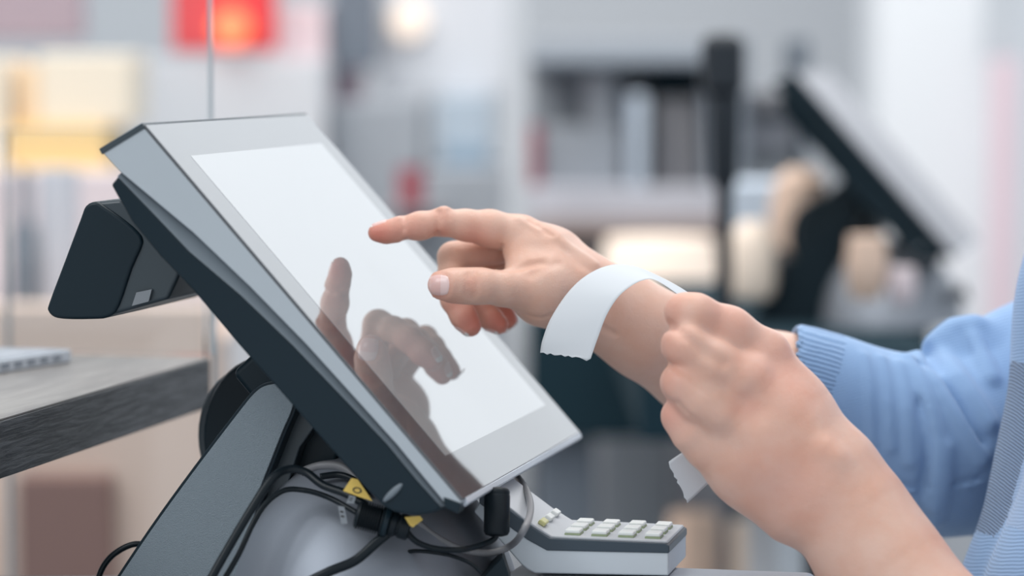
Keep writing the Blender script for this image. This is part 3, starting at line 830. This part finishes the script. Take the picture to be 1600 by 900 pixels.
for pts in ([(1194, 556, 1.655, 40), (1138, 518, 1.648, 37), (1086, 492, 1.640, 31), (1068, 488, 1.646, 26), (1072, 494, 1.672, 21), (1090, 500, 1.690, 18)],
            [(1168, 596, 1.640, 40), (1112, 566, 1.634, 35), (1073, 540, 1.632, 31), (1066, 540, 1.640, 29), (1074, 546, 1.665, 25), (1096, 552, 1.682, 21)],
            [(1132, 648, 1.639, 38), (1095, 622, 1.634, 35), (1070, 598, 1.634, 31), (1064, 598, 1.642, 28), (1074, 600, 1.664, 25), (1098, 606, 1.680, 21)],
            [(1108, 698, 1.648, 33), (1082, 674, 1.645, 31), (1066, 650, 1.646, 27), (1062, 650, 1.652, 24), (1072, 652, 1.67, 22), (1094, 658, 1.684, 19)]):
    gk = body.group(.0040); Limb(pts).add(gk, .006)
gk = body.group(.004)
Limb([(1230, 640, 1.70, 42), (1180, 570, 1.715, 34), (1125, 520, 1.712, 28), (1098, 500, 1.707, 24), (1090, 494, 1.704, 20)]).add(gk, .005)    # left thumb behind
crease([(1158, 592, 1.625), (1162, 596, 1.625)], -.0007, .0065)
crease([(1120, 650, 1.624), (1124, 652, 1.624)], -.0012, .0065)
crease([(1046, 508, 1.62), (1066, 522, 1.62), (1096, 548, 1.62), (1130, 568, 1.62)], .0010, .0030)
crease([(1042, 566, 1.62), (1062, 576, 1.62), (1092, 598, 1.62), (1112, 612, 1.62)], .0006, .0028)
crease([(1042, 622, 1.62), (1060, 632, 1.62), (1086, 656, 1.62)], .0005, .0028)
crease([(1168, 632, 1.625), (1178, 640, 1.627)], .0009, .007)
crease([(1140, 690, 1.628), (1150, 700, 1.630)], .0007, .007)
crease([(1290, 700, 1.621), (1305, 712, 1.62)], -.0015, .007)
crease([(704, 428, 1.76), (707.5, 438, 1.76), (708, 448, 1.76), (705, 461, 1.76)], -.0004, .0010)
crease([(674, 427, 1.76), (690, 424, 1.76), (702, 426, 1.76)], -.0003, .0010)
crease([(674, 464, 1.76), (690, 468, 1.76), (702, 465, 1.76)], -.0004, .0010)
crease([(742, 425, 1.76), (746, 440, 1.76), (745, 455, 1.76), (741, 468, 1.76)], .0005, .0009)
crease([(732, 428, 1.76), (734, 448, 1.76), (731, 464, 1.76)], .00035, .0007)
crease([(660, 345, 1.77), (661, 358, 1.77), (658, 372, 1.77)], .0002, .0008)
crease([(621, 346, 1.77), (621, 356, 1.77), (622, 370, 1.77)], .00035, .0008)
crease([(627, 344, 1.77), (628, 356, 1.77), (628, 372, 1.77)], .0004, .0008)
crease([(690, 332, 1.77), (691, 344, 1.77)], .0004, .0009)
crease([(700, 330, 1.77), (702, 342, 1.77)], .0003, .0009)
crease([(715, 505, 1.77), (727, 518, 1.77)], -.0003, .0010)
crease([(830, 430, 1.77), (850, 418, 1.77), (872, 412, 1.77)], .0004, .0030)
crease([(845, 350, 1.77), (880, 378, 1.77), (930, 412, 1.77)], -.0006, .0030)
crease([(870, 380, 1.77), (905, 412, 1.77), (935, 432, 1.77)], .0004, .0030)
for pts, amp, sig, proj in CR:
    amp *= 2.0; sig = max(sig, .00115)
    body.disp.append(([on_surface(body, p[0], p[1], max(p[2]-.05, 1.5), p[2]+.06) if proj else P(*p) for p in pts], amp, sig))
# --- upper arms and yoke under the cardigan
tor = body.group(.02)
SH_R = (1880, 420, 1.99, 110); SH_L = (1960, 330, 1.64, 130)
Limb([(1490, 700, 1.92, 100), (1650, 590, 1.95, 108), SH_R]).add(tor, .03)
Limb([(1690, 1230, 1.60, 130), (1840, 760, 1.615, 130), SH_L]).add(tor, .03)
Limb([SH_R, (1990, 300, 1.82, 150), SH_L]).add(tor, .03)
Limb([(1990, 330, 1.82, 170), (1990, 700, 1.80, 190)]).add(tor, .03)
Limb([(1990, 270, 1.82, 140), (1965, 30, 1.81, 120)]).add(tor, .03)
lo = np.minimum.reduce([C0 + np.array([-.12, 1.5, -.45])]); hi = np.array([.62, 2.25, C0[2]+.36])
bme, BV = mesh_field(body, .00105, [-.10, 1.50, .90], [.56, 2.12, 1.46], 'body')
# warm flush of fingertips and knuckles as a vertex attribute
fl = np.zeros(len(BV))
for (x, y, z, s, a) in [(588, 368, 1.775, .013, .95), (615, 364, 1.775, .013, .55), (640, 364, 1.775, .012, .5), (664, 362, 1.775, .012, .35), (690, 338, 1.78, .008, .30), (688, 364, 1.78, .007, .5), (740, 378, 1.785, .012, .5), (660, 330, 1.775, .006, .2), (682, 450, 1.752, .009, .75), (700, 470, 1.758, .008, .5), (742, 505, 1.79, .014, .95), (715, 480, 1.79, .012, .55),
                        (783, 505, 1.81, .013, .95), (760, 485, 1.815, .012, .6), (798, 495, 1.835, .014, .95), (736, 445, 1.752, .006, .3), (760, 400, 1.81, .012, .30), (1060, 487, 1.64, .012, .35), (1052, 540, 1.63, .012, .35), (1048, 595, 1.63, .012, .35), (1048, 645, 1.64, .012, .45), (1170, 632, 1.625, .010, .3), (1150, 480, 1.63, .02, .35), (1240, 560, 1.63, .03, .35), (1230, 760, 1.62, .03, .25)]:
    c = P(x, y, z); fl = np.maximum(fl, a*np.exp(-((BV-c)**2).sum(1)/s**2))
at = bme.attributes.new('flush', 'FLOAT', 'POINT'); at.data.foreach_set('value', fl.astype(np.float32))

person = empty('person', (.42, 1.85, .9), 'person in a light blue knitted cardigan tapping the screen while holding a paper receipt', 'person')
link_me('body', bme, 'skin', person, smooth=True)

# nails: small curved plates laid on the fingertip surface
def nail(cx, cy, z, along, across, La, Lb, push, tip_frac=.16, name='nail', tip=True, m2='nail_tip'):
    """centre pixel; along/across in camera coords; push = direction from outside onto the finger"""
    a = camdir(*along); a /= np.linalg.norm(a); b = camdir(*across); b -= a*(a@b); b /= np.linalg.norm(b)
    n = camdir(*push); n -= a*(n@a); n -= b*(n@b); n /= np.linalg.norm(n)
    c = P(cx, cy, z)
    NA, NB_ = 15, 13; pts = np.zeros((NA, NB_, 3))
    for i in range(NA):
        for j in range(NB_):
            s = i/(NA-1)*2-1; t = j/(NB_-1)*2-1
            # rounded-rectangle outline
            x = s*math.sqrt(1-.36*t*t); y = t*math.sqrt(1-.36*s*s)
            pts[i, j] = c + a*x*La/2 + b*y*Lb/2 - n*.012
    q = pts.reshape(-1, 3).copy()
    for _ in range(60):
        d = body.ev(q); q += n*np.clip(d, -.002, .003)[:, None]*.6
        tr_ = ((q - c) @ n) > .006; q[tr_] -= n*(((q[tr_] - c) @ n) - .006)[:, None]
    q = q.reshape(NA, NB_, 3)
    off = np.zeros((NA, NB_))
    for i in range(NA):
        for j in range(NB_):
            s = i/(NA-1)*2-1; t = j/(NB_-1)*2-1
            off[i, j] = .00038*(1-(t**8)) if s > -.9 else .0
            off[i, j] -= .0003*(abs(s) > .97) + .0003*(abs(t) > .97)
    q = q - n*off[..., None]
    vs = q.reshape(-1, 3)
    fs = [(i*NB_+j, i*NB_+j+1, (i+1)*NB_+j+1, (i+1)*NB_+j) for i in range(NA-1) for j in range(NB_-1)]
    o = link_mesh(name, vs, fs, 'nail', person, smooth=True)
    o.data.materials.append(MATS[m2])
    for p_ in o.data.polygons:
        i_ = p_.index//(NB_-1)
        if (i_ >= (NA-1)*(1-tip_frac)) if tip else (i_ < NA*tip_frac): p_.material_index = 1
    return o
nail(687.5, 445.5, 1.757, (-1, -.02, .05), (0, 1, 0), .0124, .0126, (.1, 0, 1), .34, tip=False, m2='nail_moon')
nail(728, 513, 1.795, (.62, .78, 0), (-.1, .2, 1), .0095, .0095, (1, -.75, .35), .3)
nail(771, 514, 1.817, (.75, .6, 0), (-.1, .2, 1), .0085, .0088, (.6, -1, .35), .3)
nail(800, 505, 1.841, (.5, .8, 0), (-.1, .2, 1), .0065, .0065, (-1, -.3, .5), .3)
nail(592, 350, 1.781, (-1, .10, 0), (0, .25, 1), .0100, .0068, (0, 1, .25), .14)

# --- cardigan
card = Field()
slv = card.group(.012)
SLV = [(1222, 580, 1.856, 72), (1262, 606, 1.866, 82), (1330, 640, 1.880, 92), (1400, 676, 1.893, 108), (1455, 694, 1.905, 122), (1500, 690, 1.915, 126)]
Limb(SLV).add(slv, .02)
Limb([(1500, 690, 1.915, 126), (1545, 652, 1.925, 118), (1610, 614, 1.94, 130), (1720, 560, 1.96, 145), (1880, 420, 1.99, 150)]).add(slv, .012)
Limb([(1500, 556, 1.915, 47), (1532, 551, 1.92, 49), (1610, 522, 1.94, 54)]).add(slv, .006)
Limb([(1440, 605, 1.905, 50), (1470, 660, 1.89, 60)]).add(slv, .008)
Limb([(1478, 748, 1.905, 76), (1560, 740, 1.92, 72), (1640, 690, 1.93, 70)]).add(slv, .02)
tors = card.group(.012)
Limb([(1835, 300, 1.82, 190), (1798, 480, 1.81, 190), (1690, 1000, 1.80, 190), (1650, 1500, 1.80, 200)]).add(tors, .03)
Limb([(1880, 430, 1.90, 200), (1860, 900, 1.90, 220), (1860, 1500, 1.88, 240)]).add(tors, .03)
pan = card.group(.004)
Limb([(1935, 330, 1.76, 225), (1885, 560, 1.755, 225), (1765, 1000, 1.75, 222), (1740, 1500, 1.75, 230)]).add(pan, .03)
Limb([(1880, 420, 1.99, 160), (1990, 280, 1.82, 190), (1960, 330, 1.64, 190)]).add(pan, .03)
ls = card.group(.012)
Limb([(1800, 1120, 1.60, 165), (1880, 760, 1.615, 170), (1960, 330, 1.64, 180)]).add(ls, .03)
FO = []
def fold(pts, amp, sig): FO.append((pts, amp, sig))
zf = 1.862
# folds gathered at the inside of the elbow
fold([(1418, 562, 1.89), (1436, 590, zf), (1452, 640, zf), (1468, 720, zf), (1462, 790, zf+.01)], .0042, .0045)
fold([(1436, 556, 1.89), (1462, 600, zf), (1500, 660, zf), (1535, 715, zf+.01)], .0045, .0042)
fold([(1452, 540, 1.89), (1500, 590, zf), (1545, 660, zf+.01)], .0035, .005)
fold([(1488, 510, 1.90), (1520, 530, zf+.01), (1548, 590, zf+.01)], .0050, .0045)
fold([(1460, 535, 1.90), (1490, 512, 1.90), (1520, 506, 1.90)], .0050, .0070)
fold([(1405, 570, 1.885), (1416, 640, zf-.005), (1422, 720, zf)], .0022, .0035)
fold([(1378, 560, 1.88), (1388, 630, zf-.005), (1392, 700, zf)], .0014, .0030)
fold([(1350, 555, 1.87), (1358, 620, zf-.005), (1362, 690, zf)], .0010, .0028)
fold([(1432, 570, 1.89), (1440, 640, zf-.005), (1452, 700, zf), (1440, 770, zf)], -.0028, .0030)
fold([(1470, 590, zf), (1512, 660, zf), (1535, 690, zf+.01)], -.0030, .0030)
fold([(1446, 548, 1.885), (1452, 556, 1.885), (1458, 575, 1.875)], -.0060, .0050)
fold([(1505, 520, 1.88), (1528, 556, zf+.01)], -.0022, .0040)
fold([(1395, 756, 1.87), (1440, 762, 1.872), (1500, 755, 1.875), (1530, 748, 1.88)], -.0014, .0018)
fold([(1395, 762, 1.87), (1440, 768, 1.872), (1500, 761, 1.875), (1530, 754, 1.88)], .0012, .0018)
fold([(1478, 700, zf), (1476, 760, zf), (1462, 815, zf+.01)], .0030, .0040)
for pts, amp, sig in FO:
    pp = catmull([on_surface(card, p[0], p[1], 1.70, 2.05) for p in pts], 3)
    card.disp.append((pp, -amp*2.1, sig))
cuff_c = P(1222, 575, 1.856); cuff_n = camdir(.93, .33, .0); cuff_n /= np.linalg.norm(cuff_n)
in_a, in_b = P(1180, 562, 1.848), P(1330, 640, 1.880)
def cuff_cut(p, tot):
    near = (p[..., 0] < .30) & (p[..., 1] > 1.78)
    pl = -((p - cuff_c) @ cuff_n)
    inn = -Field.cone(p, in_a, in_b, px2m(67, 1.85), px2m(84, 1.88))
    return np.where(near, np.maximum(np.maximum(tot, pl), inn), tot)
card.cuts.append(cuff_cut)
lc_c = P(1740, 1090, 1.60); lc_n = camdir(.5, -.86, 0)
def lcuff_cut(p, tot):
    near = (p[..., 1] < 1.70) & (p[..., 2] < 1.13) & (p[..., 0] < .33)
    return np.where(near, np.maximum(tot, -((p - lc_c) @ lc_n)), tot)
card.cuts.append(lcuff_cut)
cme, CV = mesh_field(card, .0022, [.12, 1.50, .93], [.56, 2.16, 1.42], 'cardigan')
cgo = link_me('cardigan', cme, 'knit_sleeve', person, smooth=True)
# ribbed cuff: a snug band over the sleeve end
cme.materials.append(MATS['knit_cuff']); cme.materials.append(MATS['knit_band']); cme.materials.append(MATS['knit_body'])
cen = np.zeros(len(cme.polygons)*3); cme.polygons.foreach_get('center', cen); cen = cen.reshape(-1, 3)
rel = cen - C0; zz = rel @ FW; pxx = 800 + F*(rel @ RT)/zz; pyy = 450 - F*(rel @ UP)/zz
mi = np.zeros(len(cen), np.int32)
dcf = (cen - cuff_c) @ cuff_n
mi[(dcf < .030) & (cen[:, 1] > 1.78) & (cen[:, 0] < .26)] = 1
def near_chain(ch):
    d = None
    for a_, b_ in zip(ch[:-1], ch[1:]):
        e = Field.cone(cen, P(*a_[:3]), P(*b_[:3]), px2m(a_[3], a_[2]), px2m(b_[3], b_[2])); d = e if d is None else np.minimum(d, e)
    return d
mi[(near_chain([(1835, 300, 1.82, 190), (1798, 480, 1.81, 190), (1690, 1000, 1.80, 190), (1650, 1500, 1.80, 200)]) < .002) & (zz < 1.87)] = 2
mi[near_chain([(1935, 330, 1.76, 225), (1885, 560, 1.755, 225), (1765, 1000, 1.75, 222), (1740, 1500, 1.75, 230)]) < .003] = 3
cme.polygons.foreach_set('material_index', mi)

# ---------------------------------------------------------------- receipt
def strip(name, ea, eb, th, m, parent=None):
    A_ = catmull([P(*p) for p in ea], 8); B_ = catmull([P(*p) for p in eb], 8); n = len(A_)
    K = 15; vs, fs = [], []
    rj = random.Random(7)
    for L_ in (A_, B_): L_[0] = np.array(L_[0])
    jag0 = [rj.uniform(-.0009, .0009) for _ in range(K)]; jag1 = [rj.uniform(-.0006, .0006) for _ in range(K)]
    for i in range(n):
        for j in range(K):
            t = j/(K-1); q_ = A_[i]*(1-t) + B_[i]*t
            if i == 0: q_ = q_ - UP*jag0[j]
            if i == n-1: q_ = q_ - RT*jag1[j]
            vs.append(q_)
    for i in range(n-1):
        for j in range(K-1): fs.append((i*K+j, i*K+j+1, (i+1)*K+j+1, (i+1)*K+j))
    o = link_mesh(name, vs, fs, m, parent, smooth=True)
    md = o.modifiers.new('thickness', 'SOLIDIFY'); md.thickness = th; md.offset = 0
    return o
ea = [(844, 552, 1.728), (848, 530, 1.728), (862, 495, 1.729), (890, 454, 1.730), (920, 428, 1.732), (955, 414, 1.735), (992, 416, 1.737), (1035, 434, 1.735), (1075, 457, 1.728), (1100, 480, 1.715), (1118, 530, 1.692), (1122, 600, 1.684), (1112, 650, 1.682), (1094, 690, 1.680), (1076, 701, 1.679), (1058, 712, 1.678), (1044, 722, 1.678)]
eb = [(922, 563, 1.690), (934, 528, 1.690), (948, 492, 1.691), (966, 464, 1.692), (986, 447, 1.694), (1004, 438, 1.696), (1022, 437, 1.698), (1048, 452, 1.698), (1078, 476, 1.695), (1092, 500, 1.691), (1096, 540, 1.688), (1100, 600, 1.686), (1108, 660, 1.684), (1124, 712, 1.683), (1117, 744, 1.682), (1098, 764, 1.681), (1074, 786, 1.680)]
rc = strip('paper_receipt', ea, eb, .00012, 'paper')
origin_to(rc, P(1072, 480, 1.66))
tag(rc, 'blank white paper receipt curling out of the near hand', 'receipt')

# ---------------------------------------------------------------- shop behind, far out of focus
def cm(name, c, rough=.6, emit=None):
    if name not in MATS: mat(name, c, rough, emit=emit)
    return name
def bx(name, x0, y0, x1, y1, z, dp, m, label=None, cat=None, group=None, parent=None, bevel=.004, kind=None):
    a = P(x0, y1, z); b = P(x1, y0, z)
    o = frame_box(name, ((a[0]+b[0])/2, a[1]+dp/2, (a[2]+b[2])/2), ((b[0]-a[0])/2, 0, 0), (0, dp/2, 0), (0, 0, (b[2]-a[2])/2), m, parent, bevel)
    if label:
        origin_to(o, ((a[0]+b[0])/2, a[1]+dp/2, min(a[2], b[2]))); tag(o, label, cat, group, kind)
    return o
def can(name, x0, y0, x1, y1, z, m, label, cat, prof=None, lid=None):
    """turned container: profile of (height fraction, radius fraction)"""
    a = P((x0+x1)/2, y1, z); b = P((x0+x1)/2, y0, z); r = px2m((x1-x0)/2, z)
    b = np.array([a[0], a[1], b[2]])
    prof = prof or [(0, .94), (.03, 1), (.95, 1), (1, .94)]
    o = lathe(name, a, b, [(t, q*r) for t, q in prof], m, None, 24)
    origin_to(o, a); tag(o, label, cat)
    if lid: lathe('lid', b, b + (b-a)*.08, [(0, r*.7), (.1, r*.75), (.9, r*.75), (1, r*.7)], lid, o, 24)
    return o
cm('cream', (.86, .76, .62)); cm('yellow', (.85, .60, .26)); cm('orange_pale', (.86, .66, .45)); cm('lavender', (.56, .57, .63))
cm('red', (.70, .05, .06)); cm('red_glow', (.9, .2, .1), emit=((1, .20, .07), .95)); cm('pinkish', (.72, .62, .65)); cm('white_card', (.62, .64, .68))
cm('slate', (.14, .17, .21)); cm('mauve', (.36, .28, .33)); cm('grey_brown', (.24, .24, .26)); cm('blue_pale', (.42, .50, .58)); cm('blue_mid', (.24, .33, .42))
cm('red_dark', (.30, .07, .09)); mat('teal_dark', (.012, .032, .045), .85, spec=.15); cm('grey_mid', (.33, .36, .40)); cm('grey_light', (.55, .58, .62)); cm('brown_soft', (.30, .23, .21))
cm('tan', (.72, .53, .42)); cm('tan_lit', (.88, .74, .62)); cm('black_soft', (.008, .014, .022)); cm('sky_blue', (.55, .63, .73)); cm('panel_warm', (.68, .53, .45)); cm('panel_brown', (.24, .14, .12)); cm('lamp_warm', (.8, .7, .6), emit=((1, .80, .68), .42))

# beige partition behind the board, low left
o = bx('partition_wall', -260, 470, 345, 1800, 3.4, .06, 'panel_warm', 'beige partition wall below and behind the wooden board', 'partition')
bx('brown_panel', 40, 735, 182, 1790, 3.36, .038, 'panel_brown', parent=o)
bx('shelf_strip', -250, 268, 345, 476, 3.9, .03, 'pinkish', 'pale pink backing panel behind the items at far left', 'panel')
# low display stand at the left with its goods
st = bx('display_stand', -240, 534, 340, 546, 3.5, .32, 'panel_warm', 'beige display ledge at far left carrying the bottle and lavender tin', 'ledge')
bx('stand_body', -230, 546, 330, 1780, 3.52, .28, 'panel_warm', parent=st)
can('dark_bottle', 20, 262, 60, 534, 3.62, 'slate', 'tall dark blue bottle at the far left edge beneath the yellow box', 'bottle', [(0, .9), (.02, 1), (.62, 1), (.74, .5), (.97, .45), (1, .42)])
can('tall_tin', 62, 262, 126, 534, 3.64, 'lavender', 'tall pale lavender tin right of the dark blue bottle', 'tin')
# upper shelf, left
us_ = bx('wall_shelf', -240, 263, 175, 269, 4.2, .34, 'orange_pale', 'pale shelf board under the yellow box at top left', 'shelf')
for x_ in (-230, 164): bx('shelf_post', x_, 269, x_+8, 1430, 4.3, .04, 'grey_light', parent=us_)
bx('carton', 12, 196, 168, 263, 4.25, .22, 'yellow', 'wide yellow orange carton on the shelf at top left', 'carton')
bx('carton', 60, 84, 205, 196, 4.26, .2, 'cream', 'large cream carton standing on the yellow carton', 'carton')
bx('carton', 26, 100, 60, 196, 4.28, .2, 'orange_pale', 'narrow pale orange carton left of the large cream carton', 'carton')
bx('carton', -60, 90, 10, 263, 4.24, .2, 'cream', 'cream carton cut by the left frame edge', 'carton')
bx('hanging_sign', -100, -60, 128, 62, 4.6, .05, 'mauve', 'grey mauve panel hanging in the top left corner', 'sign')
# white case with red sign
wc = bx('display_case', 175, 92, 512, 1350, 5.0, .5, 'white_card', 'large white display case behind the screen top', 'case')
rs = bx('red_sign', 268, -70, 428, 80, 4.9, .08, 'red', 'red lit shop sign with glowing orange round lamp at top left', 'sign')
a = P(360, 44, 4.86); lathe('round_lamp', a, a + np.array([0, .03, 0]), [(0, px2m(26, 4.86)), (.2, px2m(30, 4.86)), (1, px2m(30, 4.86))], 'red_glow', rs, 32)
bx('carton', 432, 8, 508, 92, 5.05, .2, 'pinkish', 'pale pink carton on top of the white display case', 'carton')
# centre: panel, posts, shelving
pn = bx('hanging_banner', 592, -60, 824, 146, 5.2, .05, 'white_card', 'broad white panel hanging at top centre', 'panel')
a = P(638, 34, 5.16); lathe('round_light', a, a + np.array([0, .03, 0]), [(0, px2m(26, 5.16)), (.2, px2m(30, 5.16)), (1, px2m(30, 5.16))], 'lamp_warm', pn, 32)
bx('dark_sign', 516, -60, 590, 106, 5.1, .06, 'slate', 'narrow dark slate panel left of the broad white panel', 'sign')
bx('carton', 514, 108, 562, 158, 5.15, .2, 'mauve', 'small mauve carton on the grey shelving below the dark panel', 'carton')
sh = bx('grey_cabinet', 522, 158, 664, 1320, 5.1, .45, 'grey_mid', 'tall grey cabinet right of the screen top', 'cabinet')
bx('cabinet_door', 532, 196, 642, 560, 5.07, .03, 'grey_brown', parent=sh)
sb = bx('blue_rack', 664, 262, 792, 1320, 5.0, .45, 'grey_mid', 'grey rack carrying the blue cartons behind the index finger', 'rack')
bx('carton', 684, 150, 770, 232, 5.05, .2, 'blue_pale', 'pale blue carton, upper one of two behind the finger', 'carton')
bx('carton', 690, 232, 764, 262, 5.04, .2, 'blue_mid', 'flat mid blue carton beneath the pale blue carton', 'carton')
can('red_jar', 622, 262, 664, 326, 4.75, 'red_dark', 'small dark red jar above the pointing finger', 'jar', lid='slate')
bx('jar_bracket', 600, 326, 690, 332, 4.7, .55, 'grey_brown', 'thin grey ledge under the dark red jar', 'ledge')
po = bx('upright_post', 790, -60, 826, 1430, 4.6, .05, 'grey_light', 'pale upright post crossing behind the pointing hand', 'post')
for yy in (150, 340): bx('post_collar', 786, yy, 830, yy+14, 4.59, .06, 'grey_light', parent=po)
# shelving bay right of the post
bay = empty('shelving_bay', P(970, 1330, 4.9), 'grey blue shelving bay behind the wrist', 'shelving')
bx('side_panel', 985, 148, 1010, 300, 4.8, .4, 'sky_blue', parent=bay)
bx('side_panel', 1100, 95, 1108, 300, 4.8, .4, 'slate', parent=bay)
bx('back_board', 828, 60, 1110, 470, 5.22, .02, 'grey_mid', parent=bay)
bx('shelf_board', 828, 292, 1128, 345, 4.8, .4, 'lavender', parent=bay)
bx('shelf_board', 828, 346, 1134, 374, 4.76, .42, 'brown_soft', parent=bay)
bx('base_unit', 828, 374, 1128, 1320, 4.95, .2, 'grey_brown', parent=bay)
bx('top_board', 828, 92, 1112, 104, 4.8, .4, 'slate', parent=bay)
bx('storage_box', 1022, 152, 1092, 290, 4.88, .3, 'grey_brown', 'grey brown storage box on the bay right of the pale side panel', 'box')
bx('storage_box', 850, 197, 972, 290, 4.88, .3, 'grey_mid', 'wide grey storage box on the bay behind the wrist', 'box')
can('round_tin', 914, 112, 974, 196, 4.95, 'grey_light', 'pale round tin on the wide grey storage box', 'tin')
can('red_jar', 822, 196, 846, 292, 4.84, 'red_dark', 'slim dark red jar beside the pale upright post', 'jar', lid='slate')
bx('storage_box', 1022, 112, 1092, 151, 4.9, .3, 'teal_dark', 'low dark teal box on top of the grey brown storage box', 'box')
# far counter
fz = TILL2_Z
def on_plane(px, z): return P(px, 0, z)[0]
def block(name, px0, px1, z, dp, h0, h1, m, label=None, cat=None, parent=None, bevel=.005):
    x0, x1 = P(px0, 450, z)[0], P(px1, 450, z)[0]; y = P(0, 450, z)[1]
    o = frame_box(name, ((x0+x1)/2, y+dp/2, (h0+h1)/2), ((x1-x0)/2, 0, 0), (0, dp/2, 0), (0, 0, (h1-h0)/2), m, parent, bevel)
    if label: origin_to(o, ((x0+x1)/2, y+dp/2, h0)); tag(o, label, cat)
    return o
fc = block('far_counter', 1000, 1470, 3.1, .98, fz-.09, fz, 'teal_dark', 'dark teal counter carrying the second till, behind the hands', 'counter')
block('counter_leg', 1215, 1262, 3.2, .4, 0, fz-.09, 'grey_light', parent=fc)
block('counter_leg', 1290, 1440, 3.2, .4, 0, fz-.09, 'teal_dark', parent=fc)
block('counter_shelf', 1262, 1290, 3.25, .4, .52, .60, 'teal_dark', parent=fc)
# things on and by the far counter
def on_fc(px0, y0, px1, z, dp, m, nm, label, cat, bevel=.006):
    t_ = P(px0, y0, z)[2]
    return block(nm, px0, px1, z, dp, fz, t_, m, label, cat, bevel=bevel)
pd = empty('pole_display', (P(1131, 450, 3.2)[0], P(1131, 450, 3.2)[1], fz), 'slim black pole display standing on the far counter', 'display')
pb_ = np.array([P(1131, 450, 3.2)[0], P(1131, 450, 3.2)[1], fz]); pt_ = np.array([pb_[0], pb_[1], P(1131, 150, 3.2)[2]])
lathe('pole', pb_, pt_, [(0, .030), (.03, .030), (.04, .0085), (.62, .0085), (.66, .014), (1, .017)], 'black_soft', pd)
bx('display_head', 1098, 52, 1164, 152, 3.18, .05, 'black_soft', parent=pd, bevel=.012)
on_fc(1212, 400, 1440, 3.80, .2, 'black_soft', 'black_case', 'black case on the far counter beneath the second till screen', 'case', .03)
bx('shelf_crate', 1168, 238, 1242, 282, 4.4, .3, 'grey_light', 'pale grey crate, lowest of three between pole and second till', 'crate')
bx('shelf_crate', 1168, 193, 1242, 230, 4.4, .3, 'lavender', 'lavender grey crate, middle of three between pole and second till', 'crate')
bx('shelf_crate', 1170, 145, 1240, 182, 4.4, .3, 'grey_brown', 'grey brown crate, topmost of three between pole and second till', 'crate')
rk = empty('crate_rack', P(1205, 1470, 4.4), 'slim dark rack holding three crates right of the pole', 'rack')
for yy in (184, 232, 284): bx('rack_shelf', 1158, yy, 1250, yy+6, 4.38, .34, 'slate', parent=rk)
for xx in (1154, 1248): bx('rack_upright', xx, 60, xx+8, 1470, 4.38, .34, 'slate', parent=rk)
can('tan_bottle', 1138, 345, 1212, 470, 3.42, 'tan_lit', 'rounded tan bottle right of the black pole on the far counter', 'bottle', [(0, .5), (.06, .85), (.2, 1), (.7, 1), (.88, .8), (1, .5)])
bx('paper_bag', 1142, 286, 1256, 380, 3.75, .12, 'sky_blue', 'pale blue paper bag behind the rounded tan bottle', 'bag')
can('tan_jar', 1200, 262, 1300, 400, 3.62, 'tan', 'large tan jar left of the second till', 'jar', [(0, .5), (.1, .9), (.5, 1), (.85, .8), (1, .4)])
can('blurred_hand', 1320, 368, 1386, 468, 3.2, 'tan', 'larger tan rounded shape for a blurred hand, before the stand of the second till', 'blurred hand', [(0, .6), (.2, .9), (.6, 1), (1, .85)])  # turned shapes standing in for the hands of someone farther back
can('blurred_hand', 1386, 418, 1432, 476, 3.2, 'pinkish', 'smaller pinkish rounded shape for a blurred hand, right of the larger tan one', 'blurred hand', [(0, .6), (.2, .9), (.6, 1), (1, .85)])
can('cream_lampshade', 936, 372, 1126, 478, 4.3, 'lamp_warm', 'wide cream glowing lampshade behind the wrist', 'lamp', [(0, .95), (.1, 1), (.5, 1), (1, .88)])
# lower background: boxes and bins below the far counter
bx('grey_bin', 938, 640, 1042, 1500, 4.62, .3, 'grey_light', 'tall pale grey bin seen below the far counter', 'bin')
bx('grey_cupboard', 700, 600, 822, 1500, 4.7, .3, 'grey_mid', 'grey cupboard seen between screen corner and pale bin', 'cupboard')
can('tan_drum', 1044, 800, 1122, 980, 3.9, 'tan', 'tan drum low behind the card reader', 'drum')
can('tan_drum', 1140, 812, 1212, 980, 3.9, 'tan_lit', 'paler tan drum right of the one behind the card reader', 'drum')
bx('white_box', 1450, 800, 1640, 1600, 4.0, .3, 'white_card', 'white box low beneath the blue sleeve', 'box')
bx('teal_cabinet', 1042, 468, 1450, 1480, 5.45, .3, 'teal_dark', 'dark teal cabinet behind the holding hand', 'cabinet')
block('side_table', 826, 1136, 4.12, .36, P(0, 479, 4.3)[2]-.16, P(0, 479, 4.3)[2], 'teal_dark', 'dark teal table block carrying the glowing cream lampshade', 'table')
sd = [o for o in COL.objects if o.name.startswith('side_table')][0]
block('table_leg', 840, 930, 4.16, .28, 0, P(0, 479, 4.3)[2]-.16, 'slate', parent=sd)
cm('pink_soft', (.80, .62, .68))
bx('pink_poster', 1546, 92, 1584, 560, 6.1, .02, 'pink_soft', 'tall narrow pale pink poster near the right edge', 'poster')
bx('grey_poster', 1538, -50, 1600, 88, 6.1, .02, 'grey_light', 'grey poster in the top right corner', 'poster')
